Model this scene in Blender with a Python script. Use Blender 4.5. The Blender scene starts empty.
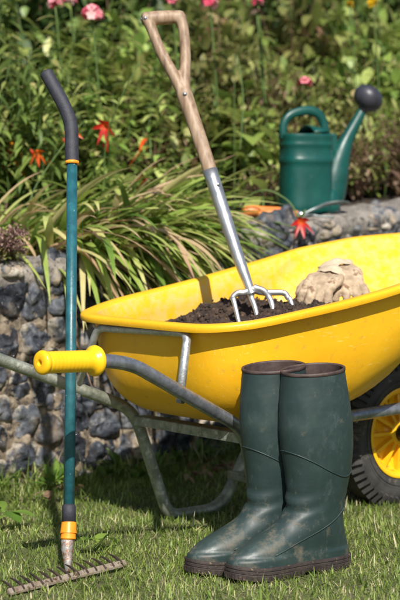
import bpy, math, random
import numpy as np
from mathutils import Vector, Matrix, noise
random.seed(7); RNG = np.random.default_rng(7)
R = math.radians
scene = bpy.context.scene
COL = scene.collection
PI = math.pi

# ------------------------------------------------------------------ materials
MATS = {}
def new_mat(name):
    m = bpy.data.materials.new(name); m.use_nodes = True
    nt = m.node_tree; nt.nodes.clear()
    out = nt.nodes.new('ShaderNodeOutputMaterial')
    b = nt.nodes.new('ShaderNodeBsdfPrincipled')
    nt.links.new(b.outputs[0], out.inputs[0])
    MATS[name] = m
    return m, nt, b, out
def N(nt, t, **kw):
    n = nt.nodes.new(t)
    for k, v in kw.items():
        if k in n.inputs: n.inputs[k].default_value = v
        else: setattr(n, k, v)
    return n
def ramp(nt, stops, interp='LINEAR'):
    r = nt.nodes.new('ShaderNodeValToRGB'); cr = r.color_ramp; cr.interpolation = interp
    while len(cr.elements) < len(stops): cr.elements.new(0.5)
    for e, (p, c) in zip(cr.elements, stops):
        e.position = p; e.color = (c[0], c[1], c[2], 1)
    return r
def tex_mat(name, c1, c2, scale=20, rough=.5, metal=0, bump=.0, bscale=80, c3=None, lo=.35, hi=.65, spots=None, spot_scale=60, spot_at=.68,
            rough2=None, coat=0, detail=8, stretch=None):
    m, nt, b, out = new_mat(name)
    tc = nt.nodes.new('ShaderNodeTexCoord'); mp = nt.nodes.new('ShaderNodeMapping')
    nt.links.new(tc.outputs['Object'], mp.inputs[0])
    if stretch: mp.inputs['Scale'].default_value = stretch
    n1 = N(nt, 'ShaderNodeTexNoise', Scale=scale, Detail=detail, Roughness=.6); nt.links.new(mp.outputs[0], n1.inputs[0])
    stops = [(lo, c1), (hi, c2)] if c3 is None else [(lo, c1), ((lo+hi)/2, c2), (hi, c3)]
    r1 = ramp(nt, stops); nt.links.new(n1.outputs[0], r1.inputs[0])
    col = r1.outputs[0]
    if spots:
        n2 = N(nt, 'ShaderNodeTexNoise', Scale=spot_scale, Detail=6, Roughness=.65); nt.links.new(mp.outputs[0], n2.inputs[0])
        r2 = ramp(nt, [(spot_at-.02, (0,0,0)), (spot_at+.06, (1,1,1))]); nt.links.new(n2.outputs[0], r2.inputs[0])
        mx = nt.nodes.new('ShaderNodeMixRGB'); mx.inputs[2].default_value = (*spots, 1)
        nt.links.new(r2.outputs[0], mx.inputs[0]); nt.links.new(col, mx.inputs[1]); col = mx.outputs[0]
    nt.links.new(col, b.inputs['Base Color'])
    b.inputs['Roughness'].default_value = rough; b.inputs['Metallic'].default_value = metal
    b.inputs['Coat Weight'].default_value = coat
    if rough2 is not None:
        mr = N(nt, 'ShaderNodeMapRange'); mr.inputs[3].default_value = rough; mr.inputs[4].default_value = rough2
        mr.inputs[1].default_value = .35; mr.inputs[2].default_value = .65
        n4 = N(nt, 'ShaderNodeTexNoise', Scale=scale*2.3, Detail=6); nt.links.new(mp.outputs[0], n4.inputs[0])
        nt.links.new(n4.outputs[0], mr.inputs[0]); nt.links.new(mr.outputs[0], b.inputs['Roughness'])
    if bump:
        n3 = N(nt, 'ShaderNodeTexNoise', Scale=bscale, Detail=8, Roughness=.6); nt.links.new(mp.outputs[0], n3.inputs[0])
        bp = N(nt, 'ShaderNodeBump', Strength=bump, Distance=.005); nt.links.new(n3.outputs[0], bp.inputs['Height'])
        nt.links.new(bp.outputs[0], b.inputs['Normal'])
    return m
def leaf_mat(name, stops, rough=.45, trans=.35, vein=True):
    m, nt, b, out = new_mat(name)
    at = nt.nodes.new('ShaderNodeAttribute'); at.attribute_name = 'tint'
    r = ramp(nt, stops); nt.links.new(at.outputs['Fac'], r.inputs[0])
    tc = nt.nodes.new('ShaderNodeTexCoord')
    n = N(nt, 'ShaderNodeTexNoise', Scale=45, Detail=4); nt.links.new(tc.outputs['Object'], n.inputs[0])
    mr = N(nt, 'ShaderNodeMapRange'); mr.inputs[3].default_value = .7; mr.inputs[4].default_value = 1.3
    nt.links.new(n.outputs[0], mr.inputs[0])
    hs = nt.nodes.new('ShaderNodeHueSaturation'); nt.links.new(r.outputs[0], hs.inputs['Color'])
    oi = nt.nodes.new('ShaderNodeObjectInfo'); m2 = N(nt, 'ShaderNodeMapRange'); m2.inputs[3].default_value = .62; m2.inputs[4].default_value = 1.25; nt.links.new(oi.outputs['Random'], m2.inputs[0])
    ml = N(nt, 'ShaderNodeMath', operation='MULTIPLY'); nt.links.new(mr.outputs[0], ml.inputs[0]); nt.links.new(m2.outputs[0] if name.startswith('leaf') else mr.outputs[0], ml.inputs[1])
    nt.links.new((ml if name.startswith('leaf') else mr).outputs[0], hs.inputs['Value'])
    if name.startswith('leaf'):
        m3 = N(nt, 'ShaderNodeMapRange'); m3.inputs[3].default_value = .478; m3.inputs[4].default_value = .512; nt.links.new(oi.outputs['Random'], m3.inputs[0]); nt.links.new(m3.outputs[0], hs.inputs['Hue'])
    nt.links.new(hs.outputs[0], b.inputs['Base Color'])
    b.inputs['Roughness'].default_value = rough
    tr = nt.nodes.new('ShaderNodeBsdfTranslucent'); nt.links.new(hs.outputs[0], tr.inputs[0])
    mx = nt.nodes.new('ShaderNodeMixShader'); mx.inputs[0].default_value = trans
    nt.links.new(b.outputs[0], mx.inputs[1]); nt.links.new(tr.outputs[0], mx.inputs[2]); nt.links.new(mx.outputs[0], out.inputs[0])
    return m

YEL = (.83, .50, .012)
# tub plastic: yellow with scuffs, dust and dirt splashes of its own
def tub_mat(name='tub_plastic', dlo=.54, dust=(.33,.20,.06), amt=.8, sc=38):
    m, nt, b, out = new_mat(name)
    tc = nt.nodes.new('ShaderNodeTexCoord')
    n1 = N(nt, 'ShaderNodeTexNoise', Scale=5, Detail=5); nt.links.new(tc.outputs['Object'], n1.inputs[0])
    r1 = ramp(nt, [(.3, (.80, .40, .008)), (.7, (.85, .475, .014))]); nt.links.new(n1.outputs[0], r1.inputs[0])
    n2 = N(nt, 'ShaderNodeTexNoise', Scale=sc, Detail=12, Roughness=.75); nt.links.new(tc.outputs['Object'], n2.inputs[0])
    r2 = ramp(nt, [(dlo, (0,0,0)), (dlo+.16, (amt,)*3)]); nt.links.new(n2.outputs[0], r2.inputs[0])
    mx = nt.nodes.new('ShaderNodeMixRGB'); mx.inputs[2].default_value = (*dust, 1)
    nt.links.new(r2.outputs[0], mx.inputs[0]); nt.links.new(r1.outputs[0], mx.inputs[1])
    # fine scratches: stretched noise, paler
    mp = nt.nodes.new('ShaderNodeMapping'); mp.inputs['Scale'].default_value = (6, 90, 50); mp.inputs['Rotation'].default_value = (.3, .5, .2)
    nt.links.new(tc.outputs['Object'], mp.inputs[0])
    n3 = N(nt, 'ShaderNodeTexNoise', Scale=3, Detail=4, Roughness=.6); nt.links.new(mp.outputs[0], n3.inputs[0])
    r3 = ramp(nt, [(.62, (0,0,0)), (.70, (.45,.45,.45))]); nt.links.new(n3.outputs[0], r3.inputs[0])
    mx2 = nt.nodes.new('ShaderNodeMixRGB'); mx2.inputs[2].default_value = (.85, .66, .2, 1)
    nt.links.new(r3.outputs[0], mx2.inputs[0]); nt.links.new(mx.outputs[0], mx2.inputs[1])
    nt.links.new(mx2.outputs[0], b.inputs['Base Color'])
    b.inputs['Roughness'].default_value = .42
    b.inputs['Subsurface Weight'].default_value = .0
    n4 = N(nt, 'ShaderNodeTexNoise', Scale=14, Detail=6); nt.links.new(tc.outputs['Object'], n4.inputs[0])
    bp = N(nt, 'ShaderNodeBump', Strength=.18, Distance=.01); nt.links.new(n4.outputs[0], bp.inputs['Height']); nt.links.new(bp.outputs[0], b.inputs['Normal'])
    return m
tub_mat(dlo=.58)
tub_mat('tub_plastic_dusty', .42, (.62,.46,.19), .6, 42)
tex_mat('yellow_grip', (.83,.47,.008), (.86,.52,.012), 30, .33, spots=(.35,.25,.08), spot_scale=70, spot_at=.70, bump=.05, bscale=150)
tex_mat('yellow_rim', (.80,.42,.008), (.86,.50,.012), 15, .4, spots=(.3,.18,.06), spot_scale=40, spot_at=.62, bump=.05)
tex_mat('galvanised', (.42,.43,.43), (.62,.63,.63), 60, .26, .75, bump=.15, bscale=220, spots=(.55,.56,.55), spot_scale=130, spot_at=.66, rough2=.55)
tex_mat('galvanised_aged', (.20,.22,.17), (.40,.42,.36), 35, .34, .6, bump=.3, bscale=160, spots=(.50,.50,.44), spot_scale=60, spot_at=.58, rough2=.7)
tex_mat('dark_tube', (.19,.20,.225), (.33,.345,.38), 45, .27, .7, bump=.1, bscale=200, spots=(.34,.35,.36), spot_scale=90, spot_at=.64, rough2=.5)
tex_mat('black_plastic', (.012,.012,.013), (.022,.022,.024), 40, .4)
tex_mat('tyre_rubber', (.022,.021,.021), (.05,.047,.043), 25, .75, bump=.3, bscale=120, spots=(.12,.10,.075), spot_scale=30, spot_at=.62)
tex_mat('fork_steel', (.48,.48,.48), (.62,.62,.62), 25, .28, .85, bump=.06, bscale=250, spots=(.30,.27,.23), spot_scale=60, spot_at=.72, rough2=.42)
tex_mat('rusty_steel', (.40,.38,.36), (.22,.13,.08), 60, .5, .5, bump=.3, bscale=200, spots=(.30,.10,.03), spot_scale=80, spot_at=.55, lo=.45, hi=.6)
tex_mat('rake_head_metal', (.36,.31,.25), (.24,.17,.12), 60, .5, .35, bump=.3, bscale=200, spots=(.10,.06,.035), spot_scale=80, spot_at=.56)
tex_mat('tooth_metal', (.035,.028,.025), (.08,.055,.04), 90, .6, .3, bump=.3, bscale=200)
tex_mat('teal_paint', (.010,.072,.092), (.022,.125,.150), 40, .38, .0, bump=.12, bscale=150, spots=(.34,.42,.42), spot_scale=110, spot_at=.67, coat=.2)
tex_mat('foam_grip', (.020,.021,.030), (.034,.035,.048), 80, .62, bump=.25, bscale=400)
tex_mat('orange_plastic', (.80,.22,.010), (.85,.33,.02), 50, .4, spots=(.35,.18,.07), spot_scale=100, spot_at=.66)
tex_mat('rubber_lining', (.042,.026,.023), (.080,.052,.046), 60, .6, bump=.1)
tex_mat('boot_sole', (.020,.014,.013), (.048,.033,.028), 45, .7, bump=.4, bscale=180, spots=(.22,.16,.10), spot_scale=60, spot_at=.62)
tex_mat('mortar', (.085,.066,.047), (.20,.158,.11), 30, .9, bump=1.0, bscale=70, c3=(.40,.335,.25), lo=.3, hi=.72, spots=(.045,.036,.028), spot_scale=46, spot_at=.53)
tex_mat('cap_mortar', (.10,.088,.075), (.22,.195,.17), 26, .9, bump=1.0, bscale=80, c3=(.36,.33,.29), lo=.3, hi=.72, spots=(.06,.055,.05), spot_scale=70, spot_at=.57)
tex_mat('compost', (.018,.011,.008), (.075,.045,.029), 60, .9, bump=1.0, bscale=160, spots=(.19,.12,.07), spot_scale=120, spot_at=.62)
tex_mat('bed_earth', (.025,.018,.012), (.07,.05,.033), 20, .95, bump=1.0, bscale=60)
tex_mat('turf_earth', (.05,.055,.02), (.12,.12,.05), 18, .95, bump=.8, bscale=60)
tex_mat('can_plastic', (.001,.050,.042), (.003,.072,.060), 14, .32, bump=.06, bscale=60, spots=(.10,.16,.12), spot_scale=40, spot_at=.70, rough2=.45)
tex_mat('rose_plastic', (.022,.022,.032), (.045,.045,.058), 30, .42, bump=.1)
tex_mat('glove_leather', (.27,.19,.125), (.52,.40,.27), 26, .85, bump=.6, bscale=90, spots=(.20,.12,.07), spot_scale=30, spot_at=.60)
tex_mat('glove_cuff', (.48,.38,.26), (.62,.51,.36), 40, .9, bump=.5, bscale=300, spots=(.25,.16,.09), spot_scale=40, spot_at=.66)
tex_mat('tool_handle', (.62,.17,.035), (.74,.24,.05), 30, .45, spots=(.22,.10,.05), spot_scale=50, spot_at=.66)
tex_mat('bright_steel', (.62,.62,.62), (.75,.75,.75), 60, .25, .9)
tex_mat('grey_steel', (.16,.20,.20), (.26,.30,.30), 60, .42, .6)
tex_mat('stem_green', (.05,.10,.02), (.10,.16,.035), 30, .6)
tex_mat('stem_brown', (.10,.06,.03), (.20,.13,.07), 30, .8)
tex_mat('bark', (.06,.045,.03), (.14,.10,.07), 30, .9, bump=.6)

def wood_mat():
    m, nt, b, out = new_mat('ash_wood')
    tc = nt.nodes.new('ShaderNodeTexCoord'); mp = nt.nodes.new('ShaderNodeMapping'); mp.inputs['Scale'].default_value = (9, 9, .9)
    nt.links.new(tc.outputs['Object'], mp.inputs[0])
    n = N(nt, 'ShaderNodeTexNoise', Scale=9, Detail=10, Roughness=.65); nt.links.new(mp.outputs[0], n.inputs[0])
    r = ramp(nt, [(.3, (.13,.08,.048)), (.5, (.29,.195,.125)), (.72, (.43,.32,.225))]); nt.links.new(n.outputs[0], r.inputs[0])
    n2 = N(nt, 'ShaderNodeTexNoise', Scale=22, Detail=5); nt.links.new(tc.outputs['Object'], n2.inputs[0])
    r2 = ramp(nt, [(.55, (0,0,0)), (.7, (.45,.45,.45))]); nt.links.new(n2.outputs[0], r2.inputs[0])
    mx = nt.nodes.new('ShaderNodeMixRGB'); mx.inputs[2].default_value = (.27,.20,.14,1)
    nt.links.new(r2.outputs[0], mx.inputs[0]); nt.links.new(r.outputs[0], mx.inputs[1]); nt.links.new(mx.outputs[0], b.inputs['Base Color'])
    b.inputs['Roughness'].default_value = .55
    bp = N(nt, 'ShaderNodeBump', Strength=.35, Distance=.002); nt.links.new(n.outputs[0], bp.inputs['Height']); nt.links.new(bp.outputs[0], b.inputs['Normal'])
wood_mat()
def boot_mat():
    m, nt, b, out = new_mat('boot_rubber')
    tc = nt.nodes.new('ShaderNodeTexCoord')
    n = N(nt, 'ShaderNodeTexNoise', Scale=9, Detail=8, Roughness=.65); nt.links.new(tc.outputs['Object'], n.inputs[0])
    r = ramp(nt, [(.30, (.013,.027,.026)), (.52, (.020,.038,.037)), (.72, (.036,.058,.055))]); nt.links.new(n.outputs[0], r.inputs[0])
    # dried mud, heavier low down on the foot
    sep = nt.nodes.new('ShaderNodeSeparateXYZ'); nt.links.new(tc.outputs['Object'], sep.inputs[0])
    mr = N(nt, 'ShaderNodeMapRange'); mr.inputs[1].default_value = .02; mr.inputs[2].default_value = .20; mr.inputs[3].default_value = .10; mr.inputs[4].default_value = -.04
    nt.links.new(sep.outputs[2], mr.inputs[0])
    n2 = N(nt, 'ShaderNodeTexNoise', Scale=24, Detail=12, Roughness=.72); nt.links.new(tc.outputs['Object'], n2.inputs[0])
    ad = N(nt, 'ShaderNodeMath', operation='ADD'); nt.links.new(n2.outputs[0], ad.inputs[0]); nt.links.new(mr.outputs[0], ad.inputs[1])
    r2 = ramp(nt, [(.58, (0,0,0)), (.78, (.62,.62,.62))]); nt.links.new(ad.outputs[0], r2.inputs[0])
    mx = nt.nodes.new('ShaderNodeMixRGB'); mx.inputs[2].default_value = (.21,.165,.115,1)
    nt.links.new(r2.outputs[0], mx.inputs[0]); nt.links.new(r.outputs[0], mx.inputs[1])
    # pale rubbed scratches
    mp = nt.nodes.new('ShaderNodeMapping'); mp.inputs['Scale'].default_value = (13, 15, 7); mp.inputs['Rotation'].default_value = (.5,.6,.2)
    nt.links.new(tc.outputs['Object'], mp.inputs[0])
    n3 = N(nt, 'ShaderNodeTexNoise', Scale=2.2, Detail=12, Roughness=.82); nt.links.new(mp.outputs[0], n3.inputs[0])
    r3 = ramp(nt, [(.54, (0,0,0)), (.70, (.20,.20,.20))]); nt.links.new(n3.outputs[0], r3.inputs[0])
    mx2 = nt.nodes.new('ShaderNodeMixRGB'); mx2.inputs[2].default_value = (.16,.20,.19,1)
    nt.links.new(r3.outputs[0], mx2.inputs[0]); nt.links.new(mx.outputs[0], mx2.inputs[1]); nt.links.new(mx2.outputs[0], b.inputs['Base Color'])
    mr2 = N(nt, 'ShaderNodeMapRange'); mr2.inputs[1].default_value = .3; mr2.inputs[2].default_value = .7; mr2.inputs[3].default_value = .36; mr2.inputs[4].default_value = .62
    nt.links.new(n2.outputs[0], mr2.inputs[0]); nt.links.new(mr2.outputs[0], b.inputs['Roughness'])
    b.inputs['Specular IOR Level'].default_value = .45
    n5 = N(nt, 'ShaderNodeTexNoise', Scale=16, Detail=4); nt.links.new(tc.outputs['Object'], n5.inputs[0])
    bp = N(nt, 'ShaderNodeBump', Strength=.22, Distance=.008); nt.links.new(n5.outputs[0], bp.inputs['Height']); nt.links.new(bp.outputs[0], b.inputs['Normal'])
boot_mat()
def flint_mat():
    m, nt, b, out = new_mat('flint')
    at = nt.nodes.new('ShaderNodeAttribute'); at.attribute_name = 'tint'
    rim = nt.nodes.new('ShaderNodeAttribute'); rim.attribute_name = 'cortex'
    tc = nt.nodes.new('ShaderNodeTexCoord')
    r = ramp(nt, [(0, (.014,.016,.022)), (.25, (.045,.052,.068)), (.45, (.12,.13,.15)), (.62, (.24,.235,.23)), (.8, (.34,.27,.19)), (1, (.50,.46,.39))])
    n = N(nt, 'ShaderNodeTexNoise', Scale=24, Detail=9, Roughness=.7); nt.links.new(tc.outputs['Object'], n.inputs[0])
    mr = N(nt, 'ShaderNodeMapRange'); mr.inputs[1].default_value = .3; mr.inputs[2].default_value = .7; mr.inputs[3].default_value = -.30; mr.inputs[4].default_value = .34
    nt.links.new(n.outputs[0], mr.inputs[0])
    ad = N(nt, 'ShaderNodeMath', operation='ADD'); nt.links.new(at.outputs['Fac'], ad.inputs[0]); nt.links.new(mr.outputs[0], ad.inputs[1])
    nt.links.new(ad.outputs[0], r.inputs[0])
    mx = nt.nodes.new('ShaderNodeMixRGB'); mx.inputs[2].default_value = (.40,.35,.28,1)
    n2 = N(nt, 'ShaderNodeTexNoise', Scale=50, Detail=6); nt.links.new(tc.outputs['Object'], n2.inputs[0])
    ml = N(nt, 'ShaderNodeMath', operation='MULTIPLY'); nt.links.new(rim.outputs['Fac'], ml.inputs[0]); nt.links.new(n2.outputs[0], ml.inputs[1])
    r2 = ramp(nt, [(.36, (0,0,0)), (.52, (.85,.85,.85))]); nt.links.new(ml.outputs[0], r2.inputs[0])
    nt.links.new(r2.outputs[0], mx.inputs[0]); nt.links.new(r.outputs[0], mx.inputs[1]); nt.links.new(mx.outputs[0], b.inputs['Base Color'])
    mr3 = N(nt, 'ShaderNodeMapRange'); mr3.inputs[3].default_value = .10; mr3.inputs[4].default_value = .8; nt.links.new(r2.outputs[0], mr3.inputs[0]); nt.links.new(mr3.outputs[0], b.inputs['Roughness'])
    vo = N(nt, 'ShaderNodeTexVoronoi', Scale=26); vo.feature = 'SMOOTH_F1'; nw = N(nt, 'ShaderNodeVectorMath', operation='ADD'); nt.links.new(tc.outputs['Object'], nw.inputs[0]); nn = N(nt, 'ShaderNodeTexNoise', Scale=20); nt.links.new(tc.outputs['Object'], nn.inputs[0]); sc = N(nt, 'ShaderNodeVectorMath', operation='SCALE'); sc.inputs['Scale'].default_value = .05; nt.links.new(nn.outputs['Color'], sc.inputs[0]); nt.links.new(sc.outputs[0], nw.inputs[1]); nt.links.new(nw.outputs[0], vo.inputs['Vector'])
    av = N(nt, 'ShaderNodeMath', operation='MULTIPLY_ADD'); nt.links.new(n.outputs[0], av.inputs[0]); av.inputs[1].default_value = .6; nt.links.new(vo.outputs['Distance'], av.inputs[2])
    # brown lime and soil staining carried across stones
    ns_ = N(nt, 'ShaderNodeTexNoise', Scale=11, Detail=12, Roughness=.78); nt.links.new(tc.outputs['Object'], ns_.inputs[0]); rs = ramp(nt, [(.53, (0,0,0)), (.66, (.75,.75,.75))]); nt.links.new(ns_.outputs[0], rs.inputs[0])
    mb_ = nt.nodes.new('ShaderNodeMixRGB'); mb_.inputs[2].default_value = (.21,.155,.10,1); nt.links.new(rs.outputs[0], mb_.inputs[0]); nt.links.new(mx.outputs[0], mb_.inputs[1])
    nf = N(nt, 'ShaderNodeTexNoise', Scale=95, Detail=8, Roughness=.7); nt.links.new(tc.outputs['Object'], nf.inputs[0]); rf = ramp(nt, [(.62, (0,0,0)), (.70, (.8,.8,.8))]); nt.links.new(nf.outputs[0], rf.inputs[0])
    mf = nt.nodes.new('ShaderNodeMixRGB'); mf.inputs[2].default_value = (.55,.53,.48,1); nt.links.new(rf.outputs[0], mf.inputs[0]); nt.links.new(mb_.outputs[0], mf.inputs[1]); nt.links.new(mf.outputs[0], b.inputs['Base Color'])
    bp = N(nt, 'ShaderNodeBump', Strength=1.0, Distance=.02); nt.links.new(av.outputs[0], bp.inputs['Height']); nt.links.new(bp.outputs[0], b.inputs['Normal'])
flint_mat()

# foliage palettes
leaf_mat('leaf_phlox', [(0,(.045,.085,.018)),(.33,(.11,.185,.036)),(.62,(.23,.32,.075)),(.85,(.42,.46,.15)),(1,(.55,.45,.20))])
leaf_mat('leaf_broad', [(0,(.07,.13,.025)),(.35,(.20,.30,.055)),(.7,(.38,.45,.12)),(1,(.55,.52,.21))])
leaf_mat('leaf_dark', [(0,(.03,.055,.018)),(.4,(.085,.145,.040)),(.75,(.20,.28,.075)),(1,(.36,.36,.13))])
leaf_mat('leaf_olive', [(0,(.06,.09,.02)),(.40,(.17,.22,.052)),(.72,(.35,.37,.12)),(.88,(.42,.40,.15)),(1,(.42,.26,.15))])
leaf_mat('leaf_dry', [(0,(.10,.065,.035)),(.35,(.22,.14,.085)),(.6,(.34,.24,.15)),(.8,(.25,.25,.09)),(1,(.50,.40,.28))], rough=.8)
leaf_mat('strap_leaf', [(0,(.08,.16,.028)),(.30,(.20,.32,.055)),(.52,(.38,.47,.11)),(.74,(.60,.58,.24)),(.90,(.60,.43,.26)),(1,(.52,.33,.21))], rough=.38)
leaf_mat('grass_blade', [(0,(.075,.125,.020)),(.45,(.19,.275,.048)),(.72,(.34,.43,.10)),(.84,(.54,.51,.24)),(1,(.66,.58,.37))], rough=.42, trans=.4)
leaf_mat('weed_leaf', [(0,(.05,.11,.018)),(.5,(.12,.22,.035)),(1,(.24,.34,.06))])
leaf_mat('petal_pink', [(0,(.55,.03,.09)),(.35,(.78,.12,.20)),(.7,(.85,.38,.42)),(1,(.88,.62,.60))], rough=.5)
leaf_mat('petal_red', [(0,(.42,.008,.008)),(.6,(.62,.02,.012)),(1,(.75,.14,.02))], rough=.4)
leaf_mat('petal_orange', [(0,(.62,.05,.01)),(.5,(.80,.16,.012)),(1,(.85,.40,.03))], rough=.4)
leaf_mat('petal_yellow', [(0,(.70,.42,.01)),(1,(.85,.62,.02))])
leaf_mat('seedhead', [(0,(.10,.045,.04)),(.5,(.24,.13,.12)),(1,(.40,.28,.22))], rough=.8, trans=.15)

# ------------------------------------------------------------------ mesh helpers
def tag(o, label=None, cat=None, group=None, kind=None):
    if label: o['label'] = label
    if cat: o['category'] = cat
    if group: o['group'] = group
    if kind: o['kind'] = kind
    return o
def empty(name, loc=(0,0,0), rz=0, **kw):
    o = bpy.data.objects.new(name, None); COL.objects.link(o); o.location = loc; o.rotation_euler = (0,0,rz); o.empty_display_size = .05
    return tag(o, **kw)
class MB:
    def __init__(s): s.v = []; s.f = []; s.t = []
    def add(s, V, F, tint=0):
        b = len(s.v); s.v += [tuple(p) for p in V]; s.f += [tuple(i+b for i in f) for f in F]; s.t += [tint]*len(V)
    def rings(s, rr, closed=True, cap0=False, cap1=False, tint=0):
        n = len(rr[0]); V = [p for r in rr for p in r]; F = []
        for i in range(len(rr)-1):
            for j in range(n if closed else n-1):
                a = i*n+j; b_ = i*n+(j+1)%n
                F.append((a, b_, b_+n, a+n))
        if cap0: V.append(tuple(np.mean(np.array(rr[0]), axis=0))); c = len(V)-1; F += [(c, (j+1)%n, j) for j in range(n)]
        if cap1: V.append(tuple(np.mean(np.array(rr[-1]), axis=0))); c = len(V)-1; k = (len(rr)-1)*n; F += [(c, k+j, k+(j+1)%n) for j in range(n)]
        s.add(V, F, tint)
    def tube(s, pts, rad, seg=14, cap=True, flat=None, tint=0, rounded=False):
        """sweep; rad scalar or list; flat=(a,b,up) elliptical section"""
        pts = [Vector(p) for p in pts]; n = len(pts)
        if not hasattr(rad, '__len__'): rad = [rad]*n
        rad = list(rad)
        T = []
        for i in range(n):
            t = (pts[min(i+1,n-1)]-pts[max(i-1,0)]); T.append(t.normalized())
        up = Vector(flat[2]) if flat else (Vector((0,0,1)) if abs(T[0].z) < .9 else Vector((1,0,0)))
        u = (up - T[0]*up.dot(T[0])).normalized(); rr = []
        P = list(zip(pts, T, rad))
        for i, (p, t, r) in enumerate(P):
            u = (u - t*u.dot(t)).normalized() if not flat else (up - t*up.dot(t)).normalized(); w_ = t.cross(u)
            a, b_ = (flat[0], flat[1]) if flat else (1, 1)
            rr.append([tuple(p + u*(math.cos(k*2*PI/seg)*r*a) + w_*(math.sin(k*2*PI/seg)*r*b_)) for k in range(seg)])
        s.rings(rr, cap0=cap, cap1=cap, tint=tint)
    def lathe(s, a, t, prof, seg=32, tint=0):
        a = Vector(a); t = Vector(t).normalized(); u = t.orthogonal().normalized(); w_ = t.cross(u)
        s.rings([[tuple(a+t*x+(u*math.cos(k*2*PI/seg)+w_*math.sin(k*2*PI/seg))*r) for k in range(seg)] for x, r in prof], tint=tint)
    def box(s, c, size, M=None, tint=0, bevel=0):
        x, y, z = [k/2 for k in size]; c = Vector(c)
        V = [Vector((a*x, b_*y, d*z)) for a in (-1,1) for b_ in (-1,1) for d in (-1,1)]
        if M is not None: V = [M @ v for v in V]
        s.add([tuple(v+c) for v in V], [(0,1,3,2),(4,6,7,5),(0,4,5,1),(2,3,7,6),(0,2,6,4),(1,5,7,3)], tint)
    def build(s, name, mat, parent=None, smooth=True, attr=False, bevel=0, loc=None):
        me = bpy.data.meshes.new(name); me.from_pydata(s.v, [], s.f); me.materials.append(MATS[mat])
        if smooth: me.shade_smooth()
        if attr:
            a = me.attributes.new('tint', 'FLOAT', 'POINT'); a.data.foreach_set('value', np.array(s.t, dtype=np.float32))
        me.validate(); me.update()
        o = bpy.data.objects.new(name, me); COL.objects.link(o)
        if parent: o.parent = parent
        if loc is not None: o.location = loc
        if bevel:
            bv = o.modifiers.new('b', 'BEVEL'); bv.width = bevel; bv.segments = 2; bv.limit_method = 'ANGLE'
        return o
def auto_smooth(o, ang=35):
    o.data.set_sharp_from_angle(angle=R(ang))
def crom(pts, k=6, extra=None):
    """Catmull-Rom resample of points (any dimension)"""
    P = [np.array(p, float) for p in pts]; out = []
    for i in range(len(P)-1):
        p0 = P[max(i-1,0)]; p1 = P[i]; p2 = P[i+1]; p3 = P[min(i+2,len(P)-1)]
        for j in range(k):
            t = j/k
            out.append(.5*((2*p1)+(-p0+p2)*t+(2*p0-5*p1+4*p2-p3)*t*t+(-p0+3*p1-3*p2+p3)*t**3))
    out.append(P[-1]); return out
def bend_path(pts, rad, k=7):
    """polyline with rounded corners"""
    P = [np.array(p, float) for p in pts]; out = [P[0]]
    if not hasattr(rad, '__len__'): rad = [rad]*len(P)
    for i in range(1, len(P)-1):
        a = P[i-1]-P[i]; b = P[i+1]-P[i]; la = np.linalg.norm(a); lb = np.linalg.norm(b); r = min(rad[i], la*.48, lb*.48)
        s = P[i]+a/la*r; e = P[i]+b/lb*r
        for j in range(k+1):
            t = j/k; out.append((1-t)**2*s + 2*t*(1-t)*P[i] + t*t*e)
    out.append(P[-1]); return out
def lerp_tab(tab, z):
    xs = [t[0] for t in tab]; return [float(np.interp(z, xs, [t[k] for t in tab])) for k in range(1, len(tab[0]))]
def mesh_np(name, V, F4, mat, tint=None, parent=None, smooth=False, extra=None):
    me = bpy.data.meshes.new(name); nv = len(V); nf = len(F4); k = F4.shape[1]
    me.vertices.add(nv); me.vertices.foreach_set('co', V.astype(np.float32).ravel())
    me.loops.add(nf*k); me.loops.foreach_set('vertex_index', F4.astype(np.int32).ravel())
    me.polygons.add(nf); me.polygons.foreach_set('loop_start', np.arange(0, nf*k, k, dtype=np.int32))
    try: me.polygons.foreach_set('loop_total', np.full(nf, k, dtype=np.int32))
    except Exception: pass
    me.materials.append(MATS[mat]); me.update(calc_edges=True)
    if tint is not None:
        a = me.attributes.new('tint', 'FLOAT', 'POINT'); a.data.foreach_set('value', tint.astype(np.float32))
    if extra:
        for kk, vv in extra.items():
            a = me.attributes.new(kk, 'FLOAT', 'POINT'); a.data.foreach_set('value', vv.astype(np.float32))
    if smooth: me.shade_smooth()
    me.validate()
    o = bpy.data.objects.new(name, me); COL.objects.link(o)
    if parent: o.parent = parent
    return o
def nrm(a): return a/np.maximum(np.linalg.norm(a, axis=-1, keepdims=True), 1e-9)
def leaves(base, d, L, W, droop, fold=.25, prof=None, up=None, twist=0, K=5, curl=None):
    """arrays of leaves -> V,F ; base (n,3) d (n,3) unit, L,W,droop (n,)"""
    n = len(base)
    if prof is None: prof = [.12, .75, 1.0, .72, .02]
    ts = np.linspace(0, 1, len(prof)); K = len(prof)
    upv = np.tile(np.array([0,0,1.]), (n,1)) if up is None else up
    side = nrm(np.cross(d, upv)+1e-5); nr = np.cross(side, d)
    if twist is not None and np.any(twist):
        a = np.asarray(twist).reshape(-1,1)*np.ones((n,1)); side, nr = side*np.cos(a)+nr*np.sin(a), nr*np.cos(a)-side*np.sin(a)
    V = np.zeros((n, K, 3, 3))
    for k, (t, p) in enumerate(zip(ts, prof)):
        c = base + d*(L*t)[:,None] - np.array([0,0,1.])*(droop*L*t*t)[:,None]
        w = (W*p/2)[:,None]
        V[:,k,0] = c - side*w + nr*(w*fold); V[:,k,1] = c; V[:,k,2] = c + side*w + nr*(w*fold)
    idx = np.arange(n)[:,None]*(K*3); F = []
    for k in range(K-1):
        a = k*3
        F.append(np.stack([idx[:,0]+a, idx[:,0]+a+1, idx[:,0]+a+4, idx[:,0]+a+3], 1))
        F.append(np.stack([idx[:,0]+a+1, idx[:,0]+a+2, idx[:,0]+a+5, idx[:,0]+a+4], 1))
    return V.reshape(-1,3), np.concatenate(F, 0), K*3
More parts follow.
